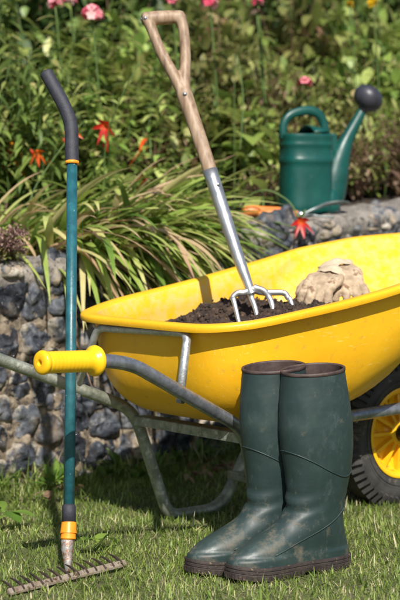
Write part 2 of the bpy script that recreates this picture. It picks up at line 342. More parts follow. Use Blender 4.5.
def join_np(parts):
    V = []; F = []; T = []; b = 0
    for v, f, t in parts:
        V.append(v); F.append(f+b); T.append(t); b += len(v)
    return np.concatenate(V), np.concatenate(F), np.concatenate(T)
def stems_np(paths, r0, r1, seg=4):
    """list of (m,3) arrays (same m) -> quads"""
    P = np.array(paths); n, m, _ = P.shape
    V = np.zeros((n, m, seg, 3)); 
    for k in range(seg):
        a = k*2*PI/seg
        for j in range(m):
            r = r0+(r1-r0)*j/(m-1); V[:,j,k] = P[:,j]+np.array([math.cos(a)*r, math.sin(a)*r, 0])
    F = []; base = np.arange(n)*(m*seg)
    for j in range(m-1):
        for k in range(seg):
            k2 = (k+1)%seg
            F.append(np.stack([base+j*seg+k, base+j*seg+k2, base+(j+1)*seg+k2, base+(j+1)*seg+k], 1))
    return V.reshape(-1,3), np.concatenate(F)
def rdir(n, rng, elmin=-.2, elmax=.9):
    a = rng.uniform(0, 2*PI, n); e = rng.uniform(elmin, elmax, n)
    return np.stack([np.cos(a)*np.cos(e), np.sin(a)*np.cos(e), np.sin(e)], 1)
def copy_tree(o, parent=None):
    c = o.copy(); COL.objects.link(c); c.parent = parent
    for ch in list(o.children): copy_tree(ch, c)
    return c

# ------------------------------------------------------------------ camera, light, world
cam = bpy.data.cameras.new('camera'); co = bpy.data.objects.new('camera', cam); COL.objects.link(co)
co.location = (0, 0, .74); co.rotation_euler = (R(90-3.7), 0, 0)
cam.sensor_fit = 'VERTICAL'; cam.sensor_height = 36; cam.sensor_width = 24; cam.lens = 100.02
cam.clip_start = .05; cam.clip_end = 2000
cam.dof.use_dof = True; cam.dof.focus_distance = 3.3; cam.dof.aperture_fstop = 5.4
scene.camera = co
AZ, EL = R(9.3), R(44)
sv = Vector((math.sin(AZ)*math.cos(EL), -math.cos(AZ)*math.cos(EL), math.sin(EL)))
sl = bpy.data.lights.new('sun', 'SUN'); sl.energy = 5.0; sl.angle = R(.53); sl.color = (1, .95, .87)
so = bpy.data.objects.new('sun', sl); COL.objects.link(so); so.rotation_euler = sv.to_track_quat('Z', 'Y').to_euler()
wd = bpy.data.worlds.new('World'); scene.world = wd; wd.use_nodes = True
nt = wd.node_tree; bg = nt.nodes.get('Background') or nt.nodes.new('ShaderNodeBackground')
sky = nt.nodes.new('ShaderNodeTexSky'); sky.sky_type = 'NISHITA'; sky.sun_disc = False; sky.sun_elevation = EL; sky.sun_rotation = PI-AZ
nt.links.new(sky.outputs[0], bg.inputs[0]); bg.inputs[1].default_value = .075
wo = nt.nodes.get('World Output') or nt.nodes.new('ShaderNodeOutputWorld'); nt.links.new(bg.outputs[0], wo.inputs[0])
scene.view_settings.view_transform = 'Standard'; scene.view_settings.look = 'None'; scene.view_settings.gamma = 1
scene.view_settings.use_curve_mapping = False; scene.view_settings.exposure = 0.42

# ------------------------------------------------------------------ wall frame: s along, d behind the face, z
WA = np.array([.754, .657]); WN = np.array([-.657, .754]); WP = np.array([0, 4.543])   # WN points away from camera
def wp(s, d, z=0): p = WP + WA*s + WN*d; return (float(p[0]), float(p[1]), float(z))
def wtop(s): return float(np.clip(.622+.09*s, .42, .92))
WROT = math.atan2(WA[1], WA[0])
S0, S1 = -3.0, 4.2

# ------------------------------------------------------------------ ground
mb = MB(); G = 400
mb.add([(-G,-G,0),(G,-G,0),(G,G,0),(-G,G,0)], [(0,1,2,3)])
tag(mb.build('lawn_ground', 'turf_earth', smooth=False), kind='structure')
# raised earth of the flower bed behind the wall
def bedz(s, d): return wtop(s) - .03 + .13*max(0, d-.3) + .03*noise.noise(Vector((s*2, d*2, 3)))
mb = MB(); ns, nd = 90, 50
rows = []
for j in range(nd+1):
    d = .27 + (9.0-.27)*(j/nd)**1.6
    rows.append([wp(S0+(S1+3-S0)*i/ns, d, bedz(S0+(S1+3-S0)*i/ns, min(d,5)) ) for i in range(ns+1)])
mb.rings(rows, closed=False)
tag(mb.build('flower_bed_ground', 'bed_earth'), kind='structure')

# ------------------------------------------------------------------ flint wall
def build_wall():
    root = empty('flint_wall', wp(0, 0, 0), WROT, label='low retaining wall of grey flints set in tan mortar behind the wheelbarrow', cat='wall')
    # local: x = s, y = d, z.
    mb = MB(); nx, nz = 800, 76
    rows = []
    for j in range(nz+1):
        row = []
        for i in range(nx+1):
            s = S0+(S1-S0)*i/nx; z = -.1+(wtop(s)-.045+.1)*j/nz
            dd = .005*noise.noise(Vector((s*9, z*9, 1))) + .014*noise.noise(Vector((s*30, z*30, 5))) + .009*noise.noise(Vector((s*75, z*75, 8))) + .004
            row.append((s, -dd, z))
        rows.append(row)
    mb.rings(rows, closed=False)
    mb.build('mortar_face', 'mortar', root)
    # flints: cells of a jittered lattice, shrunk, domed
    rng = np.random.default_rng(11); pts = []
    dx, dz = .071, .078; r = 0; z = -.01
    while z < .95:
        s = S0 + (dx/2 if r % 2 else 0)
        while s < S1:
            if z < wtop(s)-.035: pts.append((s+rng.uniform(-.028,.028), z+rng.uniform(-.034,.034)))
            s += dx*rng.uniform(.75,1.3)
        z += dz; r += 1
    P = np.array(pts); A = 28; RR = 8; V = []; F = []; T = []; C = []
    for i, p in enumerate(P):
        q = P - p; dist = np.hypot(q[:,0], q[:,1]); nb = q[(dist > 1e-6) & (dist < .17)]
        ext = []
        for a in range(A):
            u = np.array([math.cos(a*2*PI/A), math.sin(a*2*PI/A)])
            dt = nb@u; m = dt > 1e-4
            e = np.min((nb[m]**2).sum(1)/(2*dt[m])) if m.any() else .05
            ext.append(min(e*1.0, .075))
        ext = np.array(ext)
        for _ in range(1): ext = .5*ext+.25*(np.roll(ext,1)+np.roll(ext,-1))
        ext *= rng.uniform(.95, 1.06)*(1+np.array([.16*noise.noise(Vector((2.2*math.cos(q*2*PI/A), 2.2*math.sin(q*2*PI/A), i*1.7))) for q in range(A)]))
        ext *= 1+.05*np.sin(np.arange(A)*2*PI/A*rng.integers(2,4)+rng.uniform(0,6))
        dep = rng.uniform(.010, .022); tl = rng.uniform(-.35,.35,2); seed = rng.uniform(0,99); tint = rng.beta(1.0, 3.4)
        b0 = len(V); flatk = rng.uniform(3.0, 7.0)
        V.append((p[0], -dep*1.0-.004*noise.noise(Vector((seed,0,0))), p[1])); T.append(tint); C.append(0)
        for k in range(1, RR+1):
            rr = (k/RR)
            for a in range(A):
                x = ext[a]*rr*math.cos(a*2*PI/A); zz = ext[a]*rr*math.sin(a*2*PI/A)
                h = dep*(1-rr**flatk)**.7 if rr < 1 else -.012
                h += (x*tl[0]+zz*tl[1])*(1-rr**3) + (.013*noise.noise(Vector((x*30+seed, zz*30, seed))) + .007*noise.noise(Vector((x*85+seed, zz*85, seed))))*(1 if rr < 1 else 0)
                V.append((p[0]+x, -h, p[1]+zz)); T.append(tint); C.append(max(0, rr-.25)/.75*(.3+1.1*((i*7919)%10)/10))
        for a in range(A): F.append((b0, b0+1+(a+1)%A, b0+1+a, b0+1+a))
        for k in range(RR-1):
            for a in range(A):
                q0 = b0+1+k*A; F.append((q0+a, q0+(a+1)%A, q0+A+(a+1)%A, q0+A+a))
    me = bpy.data.meshes.new('flint_facing'); me.from_pydata(V, [], [f if f[2] != f[3] else f[:3] for f in F]); me.materials.append(MATS['flint']); me.shade_smooth()
    for nme, dat in (('tint', T), ('cortex', C)):
        a = me.attributes.new(nme, 'FLOAT', 'POINT'); a.data.foreach_set('value', np.array(dat, dtype=np.float32))
    o = bpy.data.objects.new('flint_facing', me); COL.objects.link(o); o.parent = root
    # capping: rough mortar slab with rounded nose
    mb = MB(); nx = 360; rows = []
    prof = [(.0,-.075), (-.012,-.06), (-.02,-.04), (-.018,-.018), (-.006,-.004), (.015,0), (.05,.002), (.09,.0), (.13,.003), (.17,.0), (.21,.002), (.25,-.004), (.28,-.02), (.285,-.07)]
    prof = crom(prof, 2)
    for (d, z) in prof:
        row = []
        for i in range(nx+1):
            s = S0+(S1-S0)*i/nx
            k = 1 if z > -.07 else .3
            n1 = noise.noise(Vector((s*6, d*6+z*4, 2)))*.014+noise.noise(Vector((s*22, d*22, z*22)))*.009 + noise.noise(Vector((s*60, d*60, z*60)))*.004
            row.append((s, d - n1*k*.7, wtop(s)+z+n1*k))
        rows.append(row)
    mb.rings(rows, closed=False); mb.build('capping', 'cap_mortar', root)
    # pebbles / flints embedded in the capping
    V = []; F = []; T = []; C = []
    for i in range(330):
        s = rng.uniform(S0, S1); onface = rng.random() < .55
        d, z = (-.012, rng.uniform(-.055,-.015)) if onface else (rng.uniform(.0,.27), -.009)
        a, b_, c = rng.uniform(.012,.034), rng.uniform(.010,.02), rng.uniform(.012,.024); sd = rng.uniform(0,99); b0 = len(V); tint = rng.beta(2,1.6)
        nu, nv = 10, 7
        for iv in range(nv+1):
            ph = -PI/2+PI*iv/nv
            for iu in range(nu):
                th = iu*2*PI/nu; x = math.cos(ph)*math.cos(th); y = math.cos(ph)*math.sin(th); zz = math.sin(ph)
                k = 1+.35*noise.noise(Vector((x*1.3+sd, y*1.3, zz*1.3)))
                V.append((s+x*a*k, d+y*b_*k, wtop(s)+z+zz*c*k*(.7 if not onface else 1))); T.append(tint); C.append(.5)
        for iv in range(nv):
            for iu in range(nu): F.append((b0+iv*nu+iu, b0+iv*nu+(iu+1)%nu, b0+(iv+1)*nu+(iu+1)%nu, b0+(iv+1)*nu+iu))
    me = bpy.data.meshes.new('capping_pebbles'); me.from_pydata(V, [], F); me.materials.append(MATS['flint']); me.shade_smooth()
    for nme, dat in (('tint', T), ('cortex', C)):
        a = me.attributes.new(nme, 'FLOAT', 'POINT'); a.data.foreach_set('value', np.array(dat, dtype=np.float32))
    o = bpy.data.objects.new('capping_pebbles', me); COL.objects.link(o); o.parent = root
build_wall()

# ------------------------------------------------------------------ WHEELBARROW
TH = R(40)
BS = 1.015
WB = np.array([.476*BS, 3.931*BS, .74-.74*BS])
def bw(u, v, z):   # barrow (u forward, v toward near side) -> world
    return (WB[0]+(u*math.cos(TH)+v*math.sin(TH))*BS, WB[1]+(u*math.sin(TH)-v*math.cos(TH))*BS, z*BS+WB[2])
barrow = empty('wheelbarrow', tuple(WB), TH, label='yellow plastic wheelbarrow with grey tube frame parked on the lawn', cat='wheelbarrow')
barrow.scale = (BS,)*3
def bl(u, v, z): return (u, -v, z)   # to local
rimtab = [(-.9,.462,0),(-.76,.474,0),(-.69,.483,0),(-.6,.498,0),(-.47,.517,0),(-.33,.54,0),(-.19,.568,0),(-.05,.598,0),(.12,.623,0),(.3,.636,0),(.45,.64,0)]
RU = -.185; RA = .583
def spow(x, p): return math.copysign(abs(x)**p, x)
def rim_pt(a, grow=0):
    u = RU+(RA+grow)*spow(math.cos(a), 2/(5.6 if math.cos(a) < 0 else 3.2))
    k = (u-RU)/(RA+grow)
    hw = .288 - .022*max(0,-k)**3 - .07*max(0,k)**2.5
    v = (hw+grow)*spow(math.sin(a), 2/(5.6 if math.cos(a) < 0 else 3.2))
    return u, v, lerp_tab(rimtab, u)[0]
def bot_pt(a):
    u = -.455+.175*spow(math.cos(a), 2/2.8); v = .135*spow(math.sin(a), 2/2.8)
    return u, v, .262
def tub_pt(a, f, off=0):
    """f 0..1 from bottom ring to rim"""
    Rm = np.array(rim_pt(a)); Bt = np.array(bot_pt(a))
    c = math.cos(a); k = max(1.0, 2.7 - 1.75*max(0,c)**.45 - .75*abs(math.sin(a))**3)
    if c < 0: k = 2.7+.5*abs(c)
    ph = f*PI/2
    X = math.sin(ph)**(2/k)*.90+.10*f; Z = (1-math.cos(ph)**(2/k))*.86+.14*f
    p = np.array([Bt[0]+(Rm[0]-Bt[0])*X, Bt[1]+(Rm[1]-Bt[1])*X, Bt[2]+(Rm[2]-Bt[2])*Z])
    if off:
        h = np.array([p[0]-RU*.9, p[1]*2.0, 0]); h /= np.linalg.norm(h); p = p - h*off + np.array([0,0,off*.8*(1-f)])
    return p
NA = 128; AN = [i*2*PI/NA for i in range(NA)]
rows = []
fs = [0,.05,.1,.16,.22,.3,.38,.46,.54,.62,.7,.78,.86,.93,1]
ct = lambda z: [bl(-.45, 0, z)]*NA
rows.append([bl(*(np.array([-.455,0,.27])+(tub_pt(a,0)-np.array([-.455,0,.262]))*.5*1.0 - np.array([0,0,.262])*0)) for a in AN])
rows[0] = [(p[0], p[1], .2665) for p in rows[0]]
rows += [[bl(*tub_pt(a, f, .004)) for a in AN] for f in fs]
def rimring(g, dz): return [bl(rim_pt(a,g)[0], rim_pt(a,g)[1], rim_pt(a,0)[2]+dz) for a in AN]
rows += [rimring(-.001, .0015), rimring(.004,.0045), rimring(.016,.005), rimring(.024,.004), rimring(.028,.001), rimring(.029,-.002), rimring(.0288,-.0075), rimring(.0275,-.0115), rimring(.0245,-.0115), rimring(.0235,-.008), rimring(.019,-.003), rimring(.006,-.002)]
rows += [[bl(*tub_pt(a, f)) for a in AN] for f in fs[::-1][1:]]
rows.append([(p[0], p[1], .262) for p in [bl(*(np.array([-.455,0,.262])+(tub_pt(a,0)-np.array([-.455,0,.262]))*.5)) for a in AN]])
mb = MB(); mb.rings(rows, cap0=True, cap1=True)
tub = mb.build('tub', 'tub_plastic', barrow); auto_smooth(tub, 60)
tub.data.materials.append(MATS['tub_plastic_dusty'])
mi = np.zeros(len(tub.data.polygons), dtype=np.int32); mi[:NA*(len(fs)+1)] = 1; tub.data.polygons.foreach_set('material_index', mi)
# moulded ribs under the floor of the tub
mb = MB()
for i in range(9):
    u = -.60+.036*i; mb.box(bl(u, 0, .2595), (.012, .22, .006))
mb.build('floor_rib', 'tub_plastic', tub, smooth=False)

TR = .0132
# one continuous tube each side: handle, leg, foot, chassis rail round past the axle
near_path = bend_path([bl(-1.195,.253,.4358), bl(-1.05,.243,.4295), bl(-.985,.24,.4165), bl(-.672,.20,.262), bl(-.60,.175,.018), bl(-.50,.165,.018), bl(-.43,.155,.18), bl(-.37,.145,.25), bl(-.05,.105,.25), bl(.24,.07,.25)], [0,.03,.05,.05,.04,.05,.04,.06,.04,0], 8)
far_path  = bend_path([bl(-1.205,-.262,.455), bl(-1.08,-.25,.432), bl(-.985,-.243,.395), bl(-.650,-.195,.262), bl(-.580,-.160,.019), bl(-.425,-.157,.019), bl(-.325,-.155,.182), bl(-.27,-.145,.25), bl(-.05,-.11,.25), bl(.24,-.07,.25)], [0,.03,.05,.05,.034,.055,.04,.06,.04,0], 8)
mb = MB(); mb.tube(near_path, TR, 18); f1 = mb.build('frame_tube', 'dark_tube', barrow); auto_smooth(f1)
mb = MB(); mb.tube(far_path, TR, 18); f2 = mb.build('frame_tube', 'galvanised_aged', barrow); auto_smooth(f2)
mb = MB(); mb.tube(bend_path([bl(.235,-.07,.25), bl(.26,-.06,.25), bl(.26,.06,.25), bl(.235,.07,.25)], [.02]*4), TR*.9, 14); mb.build('front_bow', 'galvanised_aged', barrow)
for s, p0, p1 in ((1, bl(-1.205,.2535,.4362), bl(-1.078,.245,.4307)), (-1, bl(-1.21,-.262,.4565), bl(-1.085,-.2505,.433))):
    a = np.array(p0); b = np.array(p1); t = (b-a)/np.linalg.norm(b-a); L = np.linalg.norm(b-a)
    prof = [(.016,.0048),(-.001,.0050),(-.0032,.0062),(-.0038,.010),(-.0032,.0165),(-.0012,.0205),(.002,.0222),(.006,.0222),(.0085,.0205),(.011,.0196)]
    x = .011
    while x < L-.030:
        prof += [(x+.002,.0200),(x+.005,.0203),(x+.0075,.0199)]; x += .009
    prof += [(L-.020,.0203),(L-.013,.0210),(L-.009,.0255),(L-.005,.0285),(L-.001,.0290),(L+.003,.0275),(L+.004,.0220),(L+.003,.0160)]
    mb = MB(); mb.lathe(a, t, prof, 40)
    g = mb.build('grip', 'yellow_grip', barrow); auto_smooth(g, 50)
    mb = MB(); mb.tube([a+t*.013, a+t*.0135], .0052, 12); mb.build('bore', 'black_plastic', g)
# back support hoop
mb = MB(); hoop = bend_path([bl(-.845,.187,.315), bl(-.800,.172,.36), bl(-.778,.14,.474), bl(-.772,-.155,.456), bl(-.785,-.225,.28)], [0,.03,.028,.028,0], 7)
hoop = bend_path([bl(-.834,.194,.346), bl(-.779,.150,.459), bl(-.779,-.150,.452), bl(-.790,-.215,.316)], [0,.022,.022,0], 8)
mb.tube(hoop, .0088, 16); mb.build('back_support', 'galvanised', barrow)
for p in (hoop[0], hoop[-1]):
    mb = MB(); mb.tube([np.array(p)+np.array([0,0,-.012]), np.array(p)+np.array([0,0,.002])], .008, 8); mb.tube([np.array(p)+np.array([0,-.008,-.014]), np.array(p)+np.array([0,.008,-.014])], .0055, 6)
    mb.build('bolt', 'dark_tube', barrow, smooth=False)
# crossbars and wheel brackets
mb = MB(); mb.box(bl(-.640, 0, .246), (.034, .36, .005)); mb.box(bl(-.6215, 0, .238), (.003, .36, .020)); mb.box(bl(-.6585, 0, .238), (.003, .36, .020)); 
mb.build('crossbar', 'galvanised_aged', barrow, smooth=False, bevel=.001)
mb = MB(); mb.box(bl(-.30, 0, .250), (.034, .268, .005)); mb.box(bl(-.2815, 0, .242), (.003, .268, .018)); mb.box(bl(-.3185, 0, .242), (.003, .268, .018)); mb.build('crossbar', 'galvanised_aged', barrow, smooth=False, bevel=.001)
mb = MB(); mb.box(bl(-.385, 0, .098), (.034, .33, .006)); mb.box(bl(-.3695, 0, .090), (.003, .33, .016)); mb.box(bl(-.4005, 0, .090), (.003, .33, .016)); mb.build('leg_brace', 'galvanised_aged', barrow, smooth=False, bevel=.001)
for v in (.118, -.118):
    mb = MB(); mb.box(bl(-.032, v*.70, .205), (.045, .004, .105)); mb.build('axle_bracket', 'galvanised_aged', barrow, smooth=False, bevel=.001)
# front stays from rail to tub nose
for v in (.07, -.07):
    mb = MB(); mb.tube(bend_path([bl(.24, v, .25), bl(.30, v, .40), bl(.33, v, .60)], .04), .009, 12); mb.build('front_stay', 'galvanised', barrow)

# wheel: axis along v
WR = .176
wheel = empty('wheel', (0,0,0)); wheel.parent = barrow; wheel.location = (-.032, 0, WR+.001)
def revolve(mb, prof, seg=72, tint=0):   # prof (radius, v) about the local y axis
    rr = [[(r*math.cos(k*2*PI/seg), -v, r*math.sin(k*2*PI/seg)) for k in range(seg)] for r, v in prof]
    mb.rings(rr, tint=tint)
mb = MB()
tp = [(.098,-.026),(.104,-.034),(.118,-.041),(.135,-.0445),(.150,-.043),(.162,-.037),(.170,-.028),(.1745,-.015),(.176,0),(.1745,.015),(.170,.028),(.162,.037),(.150,.043),(.135,.0445),(.118,.041),(.104,.034),(.098,.026),(.094,0),(.098,-.026)]
revolve(mb, crom(tp, 3), 96)
for sgn in (1, -1):
    for k in range(54):
        a = k*2*PI/54+(.03 if sgn < 0 else 0)
        M = Matrix.Rotation(-a, 4, 'Y') @ Matrix.Translation((.1625, -sgn*.0345, 0)) @ Matrix.Rotation(sgn*R(38), 4, 'Z')
        mb2 = Matrix.Rotation(R(14)*sgn, 4, 'X')
        x, y, z = .016, .0065, .0048
        V = [M @ mb2 @ Vector((i*x, j*y, l*z)) for i in (-1,1) for j in (-1,1) for l in (-1,1)]
        mb.add([tuple(v) for v in V], [(0,1,3,2),(4,6,7,5),(0,4,5,1),(2,3,7,6),(0,2,6,4),(1,5,7,3)])
    for rr_ in (.124, .131):
        mb.tube([(rr_*math.cos(k*2*PI/64), -sgn*(.0435), rr_*math.sin(k*2*PI/64)) for k in range(65)], .0012, 5)
ty = mb.build('tyre', 'tyre_rubber', wheel); auto_smooth(ty, 40)
for k in range(34):
    pass
mb = MB()
revolve(mb, crom([(.099,-.030),(.106,-.036),(.107,-.039),(.103,-.040),(.096,-.037),(.091,-.028),(.088,-.012),(.086,.0),(.088,.012),(.091,.028),(.096,.037),(.103,.040),(.107,.039),(.106,.036),(.099,.030)], 2), 80)
# inner dish
revolve(mb, [(.087,.014),(.080,.0125),(.060,.010),(.036,.012),(.030,.018),(.029,.030),(.022,.034),(.020,.034)], 80)
revolve(mb, [(.087,-.014),(.080,-.0125),(.060,-.010),(.036,-.012),(.030,-.018),(.029,-.030),(.022,-.034),(.020,-.034)], 80)
for sgn in (1, -1):
    for k in range(12):
        a = k*2*PI/12
        M = Matrix.Rotation(-a, 4, 'Y')
        for (r0, r1, v0, v1, w) in ((.028,.090,.030,.024,.0038),):
            V = [M @ Vector((r, -sgn*v, l*w)) for r, v in ((r0,.008),(r0,v0),(r1,v1),(r1,.008)) for l in (-1,1)]
            mb.add([tuple(v) for v in V], [(0,2,3,1),(2,4,5,3),(4,6,7,5),(0,6,4,2),(1,3,5,7)])
        # triangular gussets near the rim
        M = Matrix.Rotation(-(a+PI/12), 4, 'Y')
        V = [M @ Vector(p) for p in ((.072,-sgn*.011,-.003),(.072,-sgn*.011,.003),(.0905,-sgn*.012,-.012),(.0905,-sgn*.012,.012),(.0905,-sgn*.029,-.010),(.0905,-sgn*.029,.010))]
        mb.add([tuple(v) for v in V], [(0,1,5,4),(0,4,2),(1,3,5)])
rm = mb.build('rim', 'yellow_rim', wheel); auto_smooth(rm, 30)
mb = MB(); revolve(mb, [(.0,.052),(.010,.052),(.0165,.050),(.019,.046),(.0195,.034),(.0195,-.034),(.019,-.046),(.0165,-.050),(.010,-.052),(.0,-.052)], 32); hb = mb.build('hub', 'black_plastic', wheel); auto_smooth(hb)
mb = MB(); mb.tube([bl(-.032,-.092,WR), bl(-.032,.092,WR)], .0075, 14); mb.build('axle', 'galvanised', barrow)

# ------------------------------------------------------------------ compost in the tub
def soil():
    V = []; F = []; n = 160; rings = 90
    def soilz(u, v):
        base = .436+.054*math.exp(-((u+.38)/.13)**2) + .034*math.exp(-((u+.19)/.075)**2) - .05*max(0, min(1, (u+.12)/.16)) - .03*max(0,(-.56-u)/.1)
        q = Vector((u*14, v*14, .3)); 
        return base + .014*noise.noise(q) + .013*noise.noise(q*2.7) + .009*noise.noise(q*7.1)+ .007*noise.noise(q*17) + .004*noise.noise(q*33)
    for i in range(rings+1):
        t = (i/rings)
        for j in range(n):
            a = j*2*PI/n
            # find wall point at about the soil height
            lo, hi = 0, 1
            zt = .425 if math.cos(a) < .3 else .40
            for _ in range(12):
                m_ = (lo+hi)/2
                if tub_pt(a, m_, .004)[2] < zt: lo = m_
                else: hi = m_
            p = tub_pt(a, lo, .004); u = -.33+(p[0]+.33)*t*.988; v = p[1]*t*.988
            z = soilz(u, v)
            z = z*(1-t**8)+zt*t**8; z = max(z, zt-.02+.02*t**2)
            V.append((u, -v, z))
    for i in range(rings):
        for j in range(n): F.append((i*n+j, i*n+(j+1)%n, (i+1)*n+(j+1)%n, (i+1)*n+j))
    # loose crumbs
    rng = np.random.default_rng(3)
    for _ in range(2600):
        u = rng.uniform(-.62,-.10); v = rng.uniform(-.19,.19); r = .0012+.0045*rng.random()**2.5; z = soilz(u, v)+r*.2
        if z < .43: continue
        b0 = len(V); sd_ = rng.uniform(0,99); nu, nv = 6, 4; sc_ = rng.uniform(.6,1.4,3)
        for iv in range(nv+1):
            ph = -PI/2+PI*iv/nv
            for iu in range(nu):
                th = iu*PI/3+sd_; x, y, zz = math.cos(ph)*math.cos(th), math.cos(ph)*math.sin(th), math.sin(ph); k = r*(1+.5*noise.noise(Vector((x*1.5+sd_, y*1.5, zz*1.5))))
                V.append((u+x*k*sc_[0], -v+y*k*sc_[1], z+zz*k*sc_[2]))
        for iv in range(nv):
            for iu in range(nu): F.append((b0+iv*nu+iu, b0+iv*nu+(iu+1)%nu, b0+(iv+1)*nu+(iu+1)%nu, b0+(iv+1)*nu+iu))
    me = bpy.data.meshes.new('compost'); me.from_pydata(V, [], F); me.materials.append(MATS['compost']); me.shade_smooth()
    o = bpy.data.objects.new('compost', me); COL.objects.link(o); o.location = tuple(WB); o.rotation_euler = (0,0,TH); o.scale = (BS,)*3
    tag(o, 'dark brown crumbly compost heaped inside the yellow wheelbarrow tub', 'compost', kind='stuff')
soil()

# ------------------------------------------------------------------ GARDEN FORK
def fork():
    g = lambda *p: np.array(p, float)
    head = g(.127, 3.650, .522); top = g(-.082, 3.836, 1.146)
    root = empty('garden_fork', (.12*BS, 3.644*BS, .74-(.74-.45)*BS), 0, label='digging fork with wooden D handle standing in the wheelbarrow compost', cat='garden fork')
    o0 = np.array([.12, 3.644, .45]); root.scale = (BS,)*3
    loc = lambda p: tuple(np.array(p)-o0)
    pts = [g(.113,3.650,.518), g(.106,3.654,.538), g(.079,3.677,.613), g(.022,3.729,.789)]
    # steel socket
    mb = MB(); sp = crom(pts, 5); n = len(sp)
    rr = [np.interp(i/(n-1), [0,.12,.3,.55,1], [.0125,.0105,.0098,.0125,.0168]) for i in range(n)]
    mb.tube([loc(p) for p in sp], rr, 18); s_ = mb.build('socket', 'fork_steel', root)
    mb = MB(); q = (np.array(pts[3])*.82+np.array(pts[2])*.18); mb.tube([loc(q+g(.008,-.016,0)), loc(q+g(.009,-.0185,0))], .0038, 10); mb.build('rivet', 'fork_steel', s_)
    # wooden shaft splitting into a D yoke, one piece of ash
    fk = g(-.0315,3.779,.950)
    sh = crom([pts[3]*1.0+(pts[2]-pts[3])*.05, g(.0125,3.737,.820), g(-.0160,3.765,.905), fk, g(-.040,3.786,.974)], 6)
    mb = MB(); mb.tube([loc(p) for p in sh], list(np.interp(np.linspace(0,1,len(sh)), [0,.5,.8,1], [.0155,.0168,.0185,.0150])), 20)
    TL = g(-.121,3.826,1.134); TRr = g(-.045,3.842,1.140)
    for e, path in ((TL, [g(-.030,3.778,.938), g(-.052,3.790,.990), g(-.086,3.805,1.052), g(-.110,3.820,1.110), TL]), (TRr, [g(-.028,3.778,.940), g(-.035,3.792,.985), g(-.033,3.812,1.045), g(-.037,3.830,1.105), TRr])):
        a = crom(path, 7); mid = path[3]
        mb.tube([loc(p) for p in a], list(np.interp(np.linspace(0,1,len(a)), [0,.3,.7,.9,1], [.0145,.0155,.0142,.0150,.0165])), 16, flat=(1.0,.86,(0,1,0)))
        mb.tube([loc(e), loc(e+(e-mid)/np.linalg.norm(e-mid)*.006), loc(e+(e-mid)/np.linalg.norm(e-mid)*.010)], [.0145,.0120,.004], 16, flat=(1.0,.86,(0,1,0)))
    ax = (TRr-TL)/np.linalg.norm(TRr-TL)
    mb.tube([loc(TL-ax*.012+ax*t) for t in (0,.004,.03,.055,.09,.098)], [.0115,.0150,.0168,.0168,.0150,.012], 18); hw_ = mb.build('wooden_handle', 'ash_wood', root)
    m_ = hw_.modifiers.new('r', 'REMESH'); m_.mode = 'VOXEL'; m_.voxel_size = .0022; m_.use_smooth_shade = True
    m_ = hw_.modifiers.new('s', 'SMOOTH'); m_.factor = .6; m_.iterations = 8
    mb = MB(); c = TL-ax*.013; mb.tube([loc(c), loc(c-ax*.001)], .0045, 10); c = TL+g(-.003,-.0145,0); mb.tube([loc(c), loc(c+g(0,-.0012,0))], .0042, 10)
    mb.build('rivet', 'dark_tube', root)
    mb = MB(); c = g(-.034,3.7635,.960); mb.tube([loc(c+g(.0,.0,0)), loc(c+g(0,-.0025,0))], .0045, 10); mb.build('rivet', 'dark_tube', root)
    # head: shoulders and four tines
    xs = [.070, .113, .152, .195]
    ctr = g(.118,3.650,.522)
    for i, x in enumerate(xs):
        y = 3.650+ (x-.127)*.05
        inner = i in (1, 2)
        zt = .521 if inner else .516
        if inner: pth = [ctr+g(0,0,.008), g((ctr[0]*.4+x*.6), y-.001, .525), g(x, y-.002, zt-.012), g(x+.008, y-.014, .486), g(x+.028, y-.045, .40)]
        else:
            sg = -1 if i == 0 else 1
            pth = [ctr+g(0,0,.006), g(ctr[0]+sg*.022, y, .520), g(x-sg*.013, y, .5195), g(x-sg*.002, y-.002, .509), g(x+.006, y-.010, .495), g(x+.028, y-.045, .40)]
        pp = crom(pth, 6); m = len(pp)
        mb = MB(); mb.tube([loc(p) for p in pp], list(np.interp(np.linspace(0,1,m), [0,.2,.6,1], [.0095,.0068,.0062,.0040])), 10, flat=(.72,1.05,(0,1,0)))
        mb.build('tine', 'fork_steel', root)
fork()

